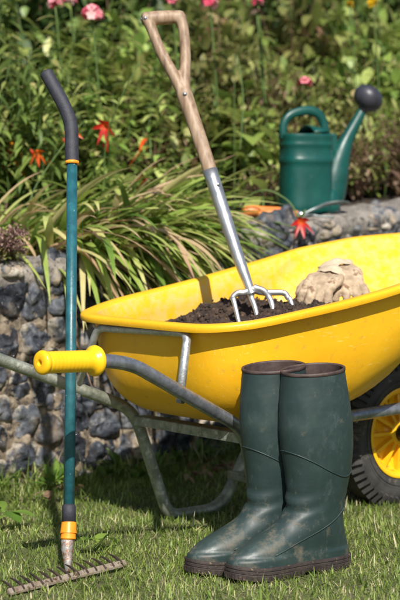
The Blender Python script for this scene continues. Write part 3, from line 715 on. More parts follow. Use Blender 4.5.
# ------------------------------------------------------------------ GARDEN RAKE
def rake():
    g = lambda *p: np.array(p, float)
    o0 = g(-.257,3.201,0)
    root = empty('garden_rake', tuple(o0), 0, label='rake with teal pole and black foam grip standing teeth down in the grass', cat='garden rake')
    loc = lambda p: tuple(np.array(p)-o0)
    mb = MB(); mb.tube([loc(p) for p in (g(-.257,3.234,.120), g(-.258,3.312,.402), g(-.262,3.424,.800))], .0110, 20); mb.build('pole', 'teal_paint', root)
    gp = crom([g(-.262,3.424,.797), g(-.2635,3.436,.842), g(-.2645,3.443,.868), g(-.270,3.450,.893), g(-.284,3.459,.925), g(-.302,3.469,.957), g(-.318,3.477,.985)], 5)
    e = gp[-1]; t = (gp[-1]-gp[-2]); t /= np.linalg.norm(t)
    gp += [e+t*.004, e+t*.0065]; rr = [.0141]*(len(gp)-2)+[.0118,.006]; rr[0] = .0136
    mb = MB(); mb.tube([loc(p) for p in gp], rr, 22); mb.build('foam_grip', 'foam_grip', root)
    mb = MB(); mb.tube([loc(g(-.262,3.4235,.797)), loc(g(-.262,3.425,.803))], .0143, 20); mb.build('grip_ring', 'orange_plastic', root)
    mb = MB(); mb.tube([loc(g(-.2565,3.226,.092)), loc(g(-.257,3.235,.124)), loc(g(-.257,3.2365,.128))], [.0136,.0136,.0122], 20); mb.build('lower_sleeve', 'foam_grip', root)
    mb = MB(); mb.tube([loc(p) for p in (g(-.2575,3.2165,.063), g(-.2575,3.217,.065), g(-.257,3.2195,.074), g(-.257,3.220,.075), g(-.257,3.222,.082), g(-.2565,3.2265,.094), g(-.2565,3.227,.0955))], [.0130,.0152,.0148,.0168,.0155,.0148,.0135], 20); co_ = mb.build('collar', 'orange_plastic', root); auto_smooth(co_)
    mb = MB(); mb.tube([loc(p) for p in (g(-.258,3.2185,.070), g(-.259,3.213,.045), g(-.2575,3.206,.024), g(-.2555,3.194,.004))], [.0132,.0120,.0090,.0062], 18); mb.build('ferrule', 'rusty_steel', root)
    # head bar from far right corner to near left corner, teeth raked toward the left
    A = g(-.350,3.010,-.002); B = g(-.146,3.226,.004)
    t = (B-A)/np.linalg.norm(B-A); side = np.cross(t, [0,0,1]); side /= np.linalg.norm(side)   # toward camera right
    M = lambda p, a, b, c: p + t*a + side*b + g(0,0,1)*c
    L = np.linalg.norm(B-A)
    mb = MB(); rings = []
    for k in range(15):
        p = A+t*L*k/14; rings.append([loc(M(p,0,-.005,.0165)), loc(M(p,0,-.003,.0175)), loc(M(p,0,.004,.010)), loc(M(p,0,.004,.006)), loc(M(p,0,-.005,.012))])
    mb.rings(rings, cap0=True, cap1=True); bar = mb.build('head_bar', 'rake_head_metal', root, smooth=False)
    for k in range(13):
        p = A+t*(L*(k+.5)/13)
        d = -side*1.0 + t*.02; d /= np.linalg.norm(d)
        # tapered tooth, curving down
        mb = MB(); rr = []
        for j, (x, dz, w, h) in enumerate([(-.004,.0110,.0018,.0020),(.004,.0165,.0022,.0024),(.016,.0205,.0018,.0022),(.030,.0240,.0012,.0017),(.042,.0255,.0004,.0007)]):
            c = p + d*x*.9 + g(0,0,dz) ; rr.append([loc(c+t*w+g(0,0,h)), loc(c-t*w+g(0,0,h)), loc(c-t*w-g(0,0,h)), loc(c+t*w-g(0,0,h))])
        mb.rings(rr, cap0=True, cap1=True); mb.build('tooth', 'tooth_metal', bar, smooth=False)
rake()

# ------------------------------------------------------------------ BOOTS
btab = [ # z, back, front, halfwidth
 (.016,.005,.282,.047),(.026,.003,.284,.0475),(.036,.004,.283,.047),(.048,.007,.275,.0455),(.058,.010,.259,.044),(.068,.013,.236,.0425),(.078,.0155,.210,.041),(.088,.0175,.187,.040),(.099,.019,.169,.0390),
 (.113,.019,.1515,.0395),(.133,.016,.1445,.0405),(.165,.010,.143,.044),(.20,.003,.147,.050),(.24,.000,.154,.055),(.284,.002,.159,.058),(.33,.010,.158,.0575),(.365,.018,.155,.056),(.395,.024,.152,.055)]
zs_ = [b[0] for b in btab]
def bsec(z):
    # smooth interpolation
    out = []
    for k in (1,2,3):
        ys = [b[k] for b in btab]; acc = 0
        for dz, w in ((-.006,.25),(0,.5),(.006,.25)): acc += w*float(np.interp(z+dz*(1 if z > .05 else .3), zs_, ys))
        out.append(acc)
    return out
def footw(x): return float(np.interp(x, [0,.02,.05,.10,.14,.18,.22,.25,.275,.30], [.034,.036,.036,.0335,.036,.043,.0475,.046,.040,.034]))
def boot_ring(z, grow=0, n=56):
    xb, xf, hw = bsec(z); c = (xb+xf)/2; A = (xf-xb)/2+grow
    k = max(0, min(1, (.10-z)/.05)); out = []
    for i in range(n):
        a = i*2*PI/n; ca, sa = math.cos(a), math.sin(a)
        ex = 2/(2.05+.55*k*(1 if z < .04 else .3))
        x = c + A*spow(ca, ex); w = hw*(1-k)+footw(x)*k
        if z > .045: # instep ridge: narrow toward the front of each slice
            kk = k*max(0, (x-.12)/.15); w *= 1-.10*kk
        y = (w+grow)*spow(sa, ex)
        # medial/lateral asymmetry of the toe
        y += .006*k*max(0,(x-.14)/.14)**1.5
        wr = .0030*math.sin((z-.10)*210+x*38+math.sin(a*2)*1.2)*math.exp(-((z-.128)/.030)**2)*max(0,ca*.6+.6) 
        out.append((x+wr, y*(1+wr*6), z))
    return out
def bsurf(z, a, grow): r = boot_ring(z, grow, 56); q = (a/(2*PI)*56) % 56; i = int(q); t = q-i; p = np.array(r[i]); p2 = np.array(r[(i+1)%56]); return p*(1-t)+p2*t
NS = 1
def make_boot(loc, rz, label, tiltx=0):
    root = empty('rubber_boot', loc, rz, label=label, cat='boot', group='pair of rubber boots'); root.rotation_euler = (tiltx, 0, rz)
    zz = list(np.linspace(.016,.12,36))+list(np.linspace(.126,.392,40))
    lean = lambda p: (p[0], p[1], p[2]+ (-(p[0]-.09)*.075 - (p[1])*NS*.05)*max(0,(p[2]-.30)/.095))
    rows = [[lean(p) for p in boot_ring(z)] for z in zz]
    mb = MB(); mb.rings(rows, cap0=True); mb.build('upper', 'boot_rubber', root)
    # lining inside + rim band
    rows = [[lean(p) for p in boot_ring(z, -.0045)] for z in (.394,.385,.36,.33,.28,.22,.16,.12)]
    mb = MB(); mb.rings(rows, cap1=True); mb.build('lining', 'rubber_lining', root)
    prof = [(-.0036,.3885),(-.0036,.393),(-.0028,.3955),(-.0008,.3962),(.0010,.3955),(.0014,.393),(.0012,.3895),(.0004,.389),(-.001,.389)]
    rows = []
    for gq, z in prof: rows.append([lean((p[0], p[1], z)) for p in boot_ring(.391, gq)])
    mb = MB(); mb.rings(rows); mb.build('top_band', 'rubber_lining', root)
    # moulded seams
    def seam(fn, a0, a1, n=48, r=.0016, name='seam'):
        for sgn in (1, -1):
            pts = []
            for i in range(n+1):
                a = a0+(a1-a0)*i/n; z = sum(fn(min(a1, max(a0, a+q*.06))) for q in range(-4,5))/9; p = bsurf(z, sgn*a % (2*PI), .0006); pts.append(tuple(p))
            m_ = MB(); m_.tube(pts, r, 8); m_.build(name, 'boot_rubber', root)
    seam(lambda a: float(np.interp(a, [0,.5,1.0,1.6,2.1,2.6,PI], [.240,.236,.222,.196,.183,.190,.205])), 0, PI, r=.0013)
    seam(lambda a: float(np.interp(a, [1.15,1.35,1.6,2.0,2.5,PI], [.040,.062,.082,.100,.122,.138])), 1.15, PI, r=.0013)
    # sole
    def sole_ring(z, grow): return [(p[0], p[1], z) for p in boot_ring(.028, grow)]
    rows = []
    for gq, z in [(.0005,.0265),(.0030,.0258),(.0036,.0235),(.0036,.0205),(.0022,.0195),(.0022,.0188),(.0038,.0178),(.0038,.0135),(.0026,.0127),(.0026,.0120),(.0036,.0110),(.0032,.004),(.0015,0)]:
        ring = []
        for (x, y, zz2) in sole_ring(z, gq):
            toe = .010*max(0,(x-.21)/.075)**2
            arch = .008*math.exp(-((x-.115)/.022)**2) if z < .013 else 0
            ring.append((x, y, zz2+toe*.8+arch))
        rows.append(ring)
    mb = MB(); mb.rings(rows, cap1=True)
    # tread blocks round the welt
    rg = sole_ring(.0, .0032); n = len(rg)
    for i in range(0, n):
        for j in (0,):
            p = Vector(rg[i]); q = Vector(rg[(i+1)%n]); m_ = (p+q)/2; d = (q-p); L = d.length
            if L < .002: continue
            ang = math.atan2(d.y, d.x); k = max(1, int(L/.009))
            for s_ in range(k):
                c = p+d*((s_+.5)/k); toe = .010*max(0,(c.x-.21)/.075)**2*.8
                if .095 < c.x < .135: continue
                mb.box((c.x, c.y, .0060+toe), (min(.006, L/k*.68), .0030, .0095), Matrix.Rotation(ang, 3, 'Z'))
    so_ = mb.build('sole', 'boot_sole', root); auto_smooth(so_, 30)
    return root
# heel (x=0) is at the right/back, toe toward camera-left
bdir = math.atan2(3.0877-3.2307, .05255-.29434)
hb_ = np.array([.29434,3.23067]); lat = np.array([math.sin(bdir), -math.cos(bdir)])
away = np.array([-.51,.86])
make_boot((hb_[0]+away[0]*.049+.026, hb_[1]+away[1]*.049, .002), bdir, 'right green wellington boot nearer the camera, standing in front of its mate')
b2h = hb_+np.array([-.080,.058])+away*.050
make_boot((b2h[0]+.034, b2h[1]-.012, .002), bdir+R(-2), 'left green wellington boot half hidden behind the nearer boot')

# ------------------------------------------------------------------ WATERING CAN
def can():
    # local: x along wall, y away, z up
    root = empty('watering_can', wp(.527, .125, wtop(.53)+.006), R(20), label='dark green plastic watering can with black round rose on the wall', cat='watering can'); root.scale = (1,1,1.09)
    k = 1.0
    def ring(z, ax, ay, cx=0, n=48, ex=2.6): return [(cx+ax*spow(math.cos(i*2*PI/n), 2/ex), ay*spow(math.sin(i*2*PI/n), 2/ex), z) for i in range(n)]
    ax, ay = .079, .064
    rows = [ring(z, ax*s, ay*s, ex=2.9) for z, s in ((0,.86),(.003,.93),(.010,.975),(.022,.985),(.03,.975),(.07,.965),(.125,.965),(.136,.967),(.138,.985),(.141,.995),(.148,.995),(.151,.985),(.153,.968),(.172,.966),(.182,.968),(.184,.985),(.190,.99),(.193,.975),(.198,.968),(.206,.99),(.212,1.0),(.216,.985),(.217,.95))]
    mb = MB(); mb.rings(rows, cap0=True)
    # top deck: half covered shield toward the spout side, opening at the back
    top = [ring(.217, ax*s, ay*s, ex=2.9) for s in (.95,.9)] ; mb.rings(top)
    rows = [ring(.217-.006*i, ax*.9, ay*.9, ex=2.9) for i in range(6)]; mb.rings(rows)
    b_ = mb.build('body', 'can_plastic', root); auto_smooth(b_, 40)
    mb = MB(); n = 24
    rows = []
    for q in (0,1):
        rows.append([(.0 if q == 0 else ax*.92*math.cos(t), .92*ay*math.sin(t)*(1), .219+.012*(1-abs(math.sin(t)))) for t in np.linspace(-PI/2, PI/2, n)])
    rows[0] = [(0.0, p[1], .219+.020*(1-(p[1]/ay)**2)) for p in rows[1]]
    mb.rings(rows, closed=False); sh = mb.build('shield', 'can_plastic', root)
    md = sh.modifiers.new('s', 'SOLIDIFY'); md.thickness = .003
    # handle: arch over the top from back edge to spout side
    hp = crom([(-.070,0,.205),(-.073,0,.228),(-.068,0,.250),(-.050,0,.268),(-.018,0,.279),(.014,0,.281),(.040,0,.272),(.056,0,.252),(.062,0,.228),(.070,0,.205),(.074,0,.175)], 5)
    mb = MB(); mb.tube(hp, list(np.interp(np.linspace(0,1,len(hp)), [0,.15,.5,.85,1], [.010,.0095,.0105,.011,.013])), 14, flat=(1,1.25,(0,1,0))); mb.build('handle', 'can_plastic', root)
    # spout
    sp = crom([(.066,0,.035),(.082,0,.060),(.094,0,.100),(.110,0,.150),(.131,0,.197),(.159,0,.242),(.188,0,.287)], 6)
    mb = MB(); mb.tube(sp, list(np.interp(np.linspace(0,1,len(sp)), [0,.15,.35,.5,.7,1], [.046,.047,.042,.033,.0205,.0128])), 20, flat=(.85,1.0,(0,1,0))); s_ = mb.build('spout', 'can_plastic', root)
    # bracket web between body and spout, and foot flare
    mb = MB(); rr = []
    V = [(.070,-.004,.205),(.070,.004,.205),(.085,-.004,.222),(.085,.004,.222),(.098,-.004,.218),(.098,.004,.218),(.108,-.004,.150),(.108,.004,.150),(.072,-.004,.165),(.072,.004,.165)]
    V = [(x,y*2.2,z) for x,y,z in V]
    mb.add(V, [(0,2,4,6,8),(1,9,7,5,3),(0,1,3,2),(2,3,5,4),(4,5,7,6)]); mb.build('spout_bracket', 'can_plastic', root, smooth=False, bevel=.004)
    mb = MB(); rows = [ring(z, .038*s, .050*s, .066, 32, 2.3) for z, s in ((.001,.85),(.005,.97),(.02,1),(.045,.97),(.062,.85),(.072,.6),(.076,.2))]; mb.rings(rows, cap0=True, cap1=True); mb.build('spout_base', 'can_plastic', root)
    # rose
    d = np.array([.46,0,.89]); d /= np.linalg.norm(d); p0 = np.array([.186,0,.283])
    prof = [(-.004,.0135),(.006,.0145),(.007,.018),(.011,.0265),(.018,.0345),(.028,.0405),(.040,.0428),(.051,.0410),(.061,.0350),(.068,.0260),(.0725,.014),(.0745,.002)]
    mb = MB(); mb.tube([p0+d*t for t, _ in prof], [r*(1.0 if t < .01 else 1.06) for t, r in prof], 36); mb.build('rose', 'rose_plastic', root)
can()

# ------------------------------------------------------------------ HAND TOOLS on the wall
def hand_tools():
    root = empty('hand_trowel', wp(.385, .085, wtop(.385)+.022), WROT-R(30), label='small trowel with orange handle lying on wall, blade against the watering can', cat='hand trowel')
    mb = MB(); mb.tube([(x-.03,0,z) for x, z in ((-.085,.006),(-.083,.006),(-.075,.006),(-.05,.008),(-.02,.007),(.02,.006),(.032,.005))], [.005,.010,.0145,.0155,.0135,.013,.012], 16); h = mb.build('handle', 'tool_handle', root)
    mb = MB(); mb.tube([(x-.03,0,z) for x, z in ((.030,.005),(.050,.004),(.056,.003))], [.0128,.0120,.008], 16); mb.build('ferrule', 'bright_steel', root)
    mb = MB(); mb.tube([(x-.03,0,z) for x, z in ((.05,.004),(.075,-.004),(.10,-.002),(.125,.010),(.15,.020))], [.0055,.0045,.0045,.005,.005], 10); mb.build('neck', 'grey_steel', root)
    mb = MB(); rows = []
    for x, w, z in ((.115,.006,.012),(.125,.018,.017),(.145,.024,.022),(.175,.023,.026),(.20,.014,.028),(.212,.002,.028)):
        rows.append([(x-.0, w*c, z+ .010*abs(c)**2*(w/.024)) for c in np.linspace(-1,1,9)])
    mb.rings(rows, closed=False); b_ = mb.build('blade', 'grey_steel', root); md = b_.modifiers.new('s','SOLIDIFY'); md.thickness = .0018
    root = empty('hand_fork', wp(.362, .035, wtop(.36)+.020), WROT-R(34), label='small weeding fork with orange handle lying on wall in front of the trowel', cat='hand fork')
    mb = MB(); mb.tube([(x,0,z) for x, z in ((-.085,.003),(-.083,.003),(-.075,.003),(-.05,.004),(-.02,.004),(.02,.003),(.032,.002))], [.005,.009,.013,.014,.012,.0115,.011], 16); mb.build('handle', 'tool_handle', root)
    mb = MB(); mb.tube([(.030,0,.002),(.050,0,.0),(.056,0,-.001)], [.0115,.010,.006], 16); mb.build('ferrule', 'bright_steel', root)
    for s in (-1, 0, 1):
        mb = MB(); mb.tube(crom([(.05,0,0),(.066,s*.006,.0),(.074,s*.018,0),(.10,s*.020,-.004),(.135,s*.020,-.006)], 4), .0028, 8); mb.build('tine', 'grey_steel', root)
hand_tools()

# ------------------------------------------------------------------ GLOVES
def glove(name, pos, rot, label, curl, spread, cuffang=0):
    g = lambda *p: np.array(p, float)
    root = empty(name, pos, 0, label=label, cat='glove', group='gardening gloves'); root.rotation_euler = rot; root.scale = (.82,.92,.80)
    mb = MB()
    # palm, local x toward fingers, y across, z up
    def capsule(pts, rad):
        mb.tube(pts, rad, 12)
        for p, r in ((pts[0], rad[0]), (pts[-1], rad[-1])):
            rr = [[(p[0]+r*math.cos(ph)*math.cos(k*PI/5), p[1]+r*math.cos(ph)*math.sin(k*PI/5), p[2]+r*math.sin(ph)) for k in range(10)] for ph in np.linspace(-PI/2, PI/2, 7)]
            mb.rings(rr)
    for y in (-.026,-.012,.002,.016,.028): capsule([(-.048,y*1.05,0),(-.01,y*1.25,.006),(.03,y*1.15,.0)], [.013,.0165,.0135])
    lens = [.036,.044,.046,.040]
    for i, (y, L) in enumerate(zip((-.031,-.010,.011,.032), lens)):
        c = curl[i]; a1, a2, a3 = c, c*2, c*2.8; p = g(.028,y,0); pts = [tuple(p)]; s = spread*(i-1.5)
        for a in (a1, a2, a3):
            p = p + g(math.cos(a)*math.cos(s), math.sin(s), -math.sin(a))*L*.42; pts.append(tuple(p))
        capsule(pts, [.0118,.0122,.0118,.0108])
    capsule([(-.015,-.026,0),(.004,-.045,-.006),(.024,-.052,-.014),(.038,-.050,-.020)], [.016,.0150,.0140,.0122])
    o = mb.build('hand', 'glove_leather', root)
    rm_ = o.modifiers.new('r', 'REMESH'); rm_.mode = 'VOXEL'; rm_.voxel_size = .0026; rm_.use_smooth_shade = True
    sm = o.modifiers.new('s', 'SMOOTH'); sm.factor = .6; sm.iterations = 5
    tx = bpy.data.textures.new('crumple', 'CLOUDS'); tx.noise_scale = .026
    ds = o.modifiers.new('d', 'DISPLACE'); ds.texture = tx; ds.strength = .006; ds.texture_coords = 'LOCAL'
    # cuff: open flattened sleeve
    rows = []
    for x, w, h in ((-.040,.036,.020),(-.050,.038,.021),(-.062,.041,.022),(-.076,.044,.023),(-.084,.046,.024),(-.085,.044,.022),(-.07,.041,.019),(-.045,.034,.016)):
        rows.append([(x+.003*math.sin(k*1.7), w*math.cos(k*2*PI/28)*(1+.05*math.sin(k*1.1)), h*math.sin(k*2*PI/28)*(1+.12*math.sin(k*.9+x*60))+ (-x-.05)*cuffang) for k in range(28)])
    mb = MB(); mb.rings(rows); mb.build('cuff', 'glove_cuff', root)
pA = bw(-.216, -.045, .530); pB = bw(-.156, -.035, .541)
glove('garden_glove', pA, (R(-6), R(24), R(238)), 'tan leather glove on the compost, the one nearer the fork', [.38,.30,.34,.42], .10, -.2)
glove('garden_glove', pB, (R(10), R(30), R(286)), 'tan leather glove leaning against the other, nearer the wheelbarrow front', [.30,.24,.30,.26], .14, -.3)

# ------------------------------------------------------------------ GRASS
def lawn():
    rng = np.random.default_rng(5)
    def scatter(n, x0, x1, y0, y1):
        x = rng.uniform(x0, x1, n); y = rng.uniform(y0, y1, n)
        # keep in front of the wall
        d = (x-WP[0])*WN[0]+(y-WP[1])*WN[1]
        m = d < -.01
        return x[m], y[m], d[m]
    parts = []
    for (n, x0, x1, y0, y1, h0, h1, w) in ((190000, -1.15, 1.75, 2.55, 5.2, .011, .030, .0017), (26000, -3.2, 3.6, .9, 6.4, .018, .04, .0034)):
        x, y, d = scatter(n, x0, x1, y0, y1); n = len(x)
        # patchiness
        pn = np.array([noise.noise(Vector((a*3.1, b*3.1, 0))) for a, b in zip(x[::1], y[::1])])
        L = rng.uniform(h0, h1, n)*(1+.35*pn)
        near_wall = np.clip(1-(-d)/.30, 0, 1)
        L *= 1+near_wall*rng.uniform(0, 2.2, n)
        base = np.stack([x, y, np.full(n, -.002)], 1)
        e = rng.uniform(.35, 1.45, n); a = rng.uniform(0, 2*PI, n)
        dr = np.stack([np.cos(a)*np.cos(e), np.sin(a)*np.cos(e), np.sin(e)], 1)
        V, F, k = leaves(base, dr, L*1.15, np.full(n, w)*rng.uniform(.6,1.4,n), rng.uniform(0,.5,n), fold=.3, prof=[.8,1,.7,.05])
        pn2 = np.array([noise.noise(Vector((a_*7.3, b*7.3, 4))) for a_, b in zip(x, y)])
        t = np.clip(rng.beta(2,2,n)*.75+.22*pn2+.05, 0, .82); dry = rng.random(n) < np.clip(.10+.22*pn-.10*near_wall+.08*(y < 3.1), .02, .5); t[dry] = rng.uniform(.84, 1, dry.sum())
        parts.append((V, F, np.repeat(t, k)))
    V, F, T = join_np(parts)
    o = mesh_np('grass', V, F, 'grass_blade', T)
    tag(o, 'short mown lawn grass with dry straw mixed in', 'grass', kind='stuff')
lawn()

# weeds and tall grass tufts against the wall foot, as single plants
def tuft(name, pos, n, L, label, mat, group, w=.003, seed=1, spread=.05, droop=.5, cat='grass tuft'):
    rng = np.random.default_rng(seed)
    base = np.stack([rng.normal(0, spread/2, n), rng.normal(0, spread/2, n), np.zeros(n)], 1)
    d = rdir(n, rng, .7, 1.45)
    V, F, k = leaves(base, d, rng.uniform(.5,1,n)*L, rng.uniform(.6,1.3,n)*w, rng.uniform(.1,droop,n), prof=[.7,1,.9,.6,.05], fold=.35)
    o = mesh_np(name, V, F, mat, np.repeat(rng.uniform(0,1,n)**1.4, k)); o.location = pos
    return tag(o, label, cat, group)
rng = np.random.default_rng(21)
tprotos = []
for i in range(26):
    s = -1.0+i*.1+rng.uniform(-.04,.04); d = -rng.uniform(.02,.16)
    if i < 4:
        o = tuft('grass_tuft', wp(s, d, 0), 60, rng.uniform(.09,.15), 'long unmown grass tuft at the foot of the flint wall', 'grass_blade', 'grass tufts along the wall foot', .0032, 40+i, .05); tprotos.append(o)
    else:
        o = tprotos[i % 4].copy(); COL.objects.link(o); o.location = wp(s, d, 0); o.rotation_euler = (0,0,rng.uniform(0,6)); k = rng.uniform(.6,1.25); o.scale = (k,k,k)
def weed(pos, n, L, W, seed, label, mat='weed_leaf', group='broad leaved weeds in the lawn', elmin=.15, elmax=.9, name='weed'):
    rng = np.random.default_rng(seed)
    base = np.stack([rng.normal(0,.006,n), rng.normal(0,.006,n), rng.uniform(0,.012,n)], 1)
    V, F, k = leaves(base, rdir(n, rng, elmin, elmax), rng.uniform(.6,1,n)*L, rng.uniform(.7,1.1,n)*W, rng.uniform(.1,.6,n), prof=[.1,.25,.8,1,.8,.05], fold=.2)
    o = mesh_np(name, V, F, mat, np.repeat(rng.uniform(.2,1,n), k)); o.location = pos
    return tag(o, label, 'weed', group)
wprot = [weed((-.435,3.62,.03), 7, .075, .040, 3, 'bright green broad leaved weed left of the rake pole')]
weed((-.21,3.38,.015), 6, .06, .030, 4, 'pale green low weed just behind the rake head')
for i, (s, d) in enumerate(((-.52,-.07),(-.42,-.12),(-.33,-.06),(-.25,-.13),(-.15,-.07),(-.05,-.05),(.05,-.12),(.14,-.06),(-.60,-.14),(.24,-.1),(-.38,-.2),(.34,-.07),(-.72,-.08))):
    h = rng.uniform(.04,.09)
    if i < 3: o = weed(wp(s,d,.02), 14, h, .016+.004*i, 50+i, 'small leafy weed growing at the foot of the flint wall', group='small weeds along the wall foot', elmin=.3, elmax=1.3); wprot.append(o)
    else:
        o = wprot[1+i%3].copy(); COL.objects.link(o); o.location = wp(s,d,.02); o.rotation_euler = (0,0,rng.uniform(0,6))
# reddish fallen leaves under the barrow by the wall
rl = None
for i, (x, y) in enumerate(((.02,4.18),(.06,4.22),(.0,4.26),(-.35,3.86),(.10,4.30),(-.03,4.12),(.04,4.33),(-.30,3.95))):
    if rl is None:
        rl = weed((x,y,.035), 5, .05, .02, 77, 'curled dry brown leaf cluster on the grass behind the barrow legs', 'leaf_dry', 'dry leaves on the grass', -.1, .7, 'dry_leaf')
    else:
        o = rl.copy(); COL.objects.link(o); o.location = (x,y,.035); o.rotation_euler = (.2,.1,i*1.3)

# ------------------------------------------------------------------ PLANTS in the raised bed
def phlox(seed, h=.75, n=18, leafL=.12, leafW=.038, mat='leaf_phlox', name='phlox_plant', spread=.20, per=18, el=(-.75,.65)):
    rng = np.random.default_rng(seed); P = []; parts = []; root = empty(name)
    b = []; dd = []; LL = []
    for i in range(n):
        a = rng.uniform(0, 2*PI); r = spread*math.sqrt(rng.random())*.6; top = h*rng.uniform(.7,1.05)
        p0 = np.array([r*math.cos(a), r*math.sin(a), 0]); lean = np.array([math.cos(a), math.sin(a), 0])*rng.uniform(.1,.9)*spread
        pts = np.array([p0+lean*t**1.5+np.array([0,0,top*t]) for t in np.linspace(0,1,6)]); P.append(pts)
        for j in range(per):
            t = .08+.92*(j+.5)/per; p = p0+lean*t**1.5+np.array([0,0,top*t]); a0 = j*2.4+rng.uniform(-.4,.4)
            for s in (0, PI):
                e = rng.uniform(*el); b.append(p); dd.append([math.cos(a0+s)*math.cos(e), math.sin(a0+s)*math.cos(e), math.sin(e)]); LL.append(leafL*rng.uniform(.55,1.1)*(1-.35*t))
    b = np.array(b); dd = np.array(dd); LL = np.array(LL); m = len(b)
    V, F, k = leaves(b, dd, LL, LL*(leafW/leafL)*rng.uniform(.8,1.2,m), rng.uniform(.1,.7,m), prof=[.15,.7,1,.8,.4,.02])
    t = np.clip(rng.beta(2,2.2,m)+.12*(b[:,2]/h-.5), 0, 1)
    mesh_np('foliage', V, F, mat, np.repeat(t, k), root)
    V, F = stems_np(P, .0028, .0015); mesh_np('stems', V, F, 'stem_green', None, root)
    return root, [p[-1] for p in P]
def flower_head(parent, pos, r, mat, seed, npet=26, name='flower_head', psz=.016):
    rng = np.random.default_rng(seed); fl = rdir(npet, rng, -.1, 1.5); base = fl*r*rng.uniform(.7,1,npet)[:,None]+np.array(pos)
    B = []; D = []; 
    for i in range(npet):
        nrm_ = fl[i]; u = np.cross(nrm_, [.3,.2,1]); u /= np.linalg.norm(u); v = np.cross(nrm_, u)
        for q in range(5):
            a = q*2*PI/5; B.append(base[i]); D.append(u*math.cos(a)+v*math.sin(a)+nrm_*.15)
    B = np.array(B); D = nrm(np.array(D)); m = len(B); UP = np.repeat(fl, 5, 0)
    V, F, k = leaves(B, D, np.full(m, psz), np.full(m, psz*.85), np.zeros(m), prof=[.2,.85,1,.5], fold=.05, up=UP)
    return mesh_np(name, V, F, mat, np.repeat(np.repeat(rng.random(npet),5), k), parent)
def lily_flower(parent, pos, direc, mat, seed, size=.05, name='flower'):
    rng = np.random.default_rng(seed); d = np.array(direc, float); d /= np.linalg.norm(d)
    u = np.cross(d, [.2,.1,1]); u /= np.linalg.norm(u); v = np.cross(d, u); B = []; D = []
    for q in range(6):
        a = q*PI/3+rng.uniform(-.12,.12); r = .95 if q % 2 else .75; B.append(np.array(pos)); D.append((u*math.cos(a)+v*math.sin(a))*r+d*.55)
    B = np.array(B); D = nrm(np.array(D)); UP = np.tile(d, (6,1))
    V, F, k = leaves(B, D, np.full(6, size)*rng.uniform(.85,1.1,6), np.array([.36,.26]*3)*size*1.05, rng.uniform(.25,.75,6), prof=[.2,.7,1,.95,.6,.05], fold=.35, up=UP)
    T = np.tile(np.array([1,.9,.55,.3,.25,.2]).repeat(3), 6)*rng.uniform(.8,1)
    return mesh_np(name, V, F, mat, T, parent)
def bush(seed, rx, h, n, leafL, leafW, mat, name='shrub', twigs=60, prof=None):
    rng = np.random.default_rng(seed); root = empty(name); P = []; B = []; D = []
    for i in range(twigs):
        a = rng.uniform(0, 2*PI); e = rng.uniform(.25,1.5); L = rng.uniform(.55,1.05); tip = np.array([math.cos(a)*math.cos(e)*rx, math.sin(a)*math.cos(e)*rx, (.15+.85*math.sin(e))*h])*L
        mid = tip*.5+np.array([0,0,.12*h])+rng.normal(0,.02,3)
        ts = np.linspace(0,1,6)[:,None]; pts = (1-ts)**2*0+2*ts*(1-ts)*mid+ts**2*tip; P.append(pts)
        for j in range(n//twigs):
            t = rng.uniform(.25,1.02); p = 2*t*(1-t)*mid+t*t*tip+rng.normal(0,.018,3); B.append(p); d = rng.normal(0,1,3)+tip/np.linalg.norm(tip)*.8; D.append(d)
    B = np.array(B); D = nrm(np.array(D)); m = len(B); L = leafL*rng.uniform(.5,1.15,m)
    V, F, k = leaves(B, D, L, L*(leafW/leafL), rng.uniform(0,.5,m), prof=prof or [.2,.8,1,.7,.03])
    clump = np.array([noise.noise(Vector(p*9)) for p in B])
    t = np.clip(rng.beta(2,2,m)+.35*clump, 0, 1)
    mesh_np('foliage', V, F, mat, np.repeat(t, k), root)
    V, F = stems_np(P, .004, .0012); mesh_np('stems', V, F, 'stem_brown', None, root)
    return root
def strap_clump(seed, n, L, W, pref, name='daylily_plant', spread=.05, el=(.35,1.1), drp=(.35,1.05)):
    """arching strap leaves; pref = preferred azimuth, leaves fall mostly that way"""
    rng = np.random.default_rng(seed); root = empty(name)
    base = np.stack([rng.normal(0,spread,n), rng.normal(0,spread,n), np.zeros(n)], 1)
    a = np.where(rng.random(n) < .93, rng.normal(pref, .50, n), rng.uniform(0,2*PI,n)); e = rng.uniform(*el, n)
    d = np.stack([np.cos(a)*np.cos(e), np.sin(a)*np.cos(e), np.sin(e)], 1)
    Ls = rng.uniform(.55,1.05,n)*L
    V, F, k = leaves(base, d, Ls, rng.uniform(.7,1.2,n)*W, rng.uniform(*drp, n), fold=.5, prof=[.7,.85,.95,1,1,.97,.9,.8,.65,.42,.03], twist=rng.normal(0,.35,n))
    t = rng.beta(2.2,1.9,n)*.80; dry = rng.random(n) < .24; t[dry] = rng.uniform(.76,1,dry.sum())
    T = np.repeat(t, k).reshape(n, -1, 3); prg = np.linspace(0,1,T.shape[1])[None,:,None]; T = np.clip(T+ .28*np.clip(prg-.72,0,1)*(rng.random(n) < .45)[:,None,None]*3, 0, 1)
    mesh_np('strap_leaves', V, F, 'strap_leaf', T.ravel(), root, smooth=True)
    return root
def put(root, s, d, dz=0, rz=None, sc=1.0, label=None, cat='plant', group=None):
    root.location = wp(s, d, bedz(s, d)+dz); root.rotation_euler = (0,0, rz if rz is not None else random.uniform(0,6.28)); root.scale = (sc,)*3
    return tag(root, label, cat, group)

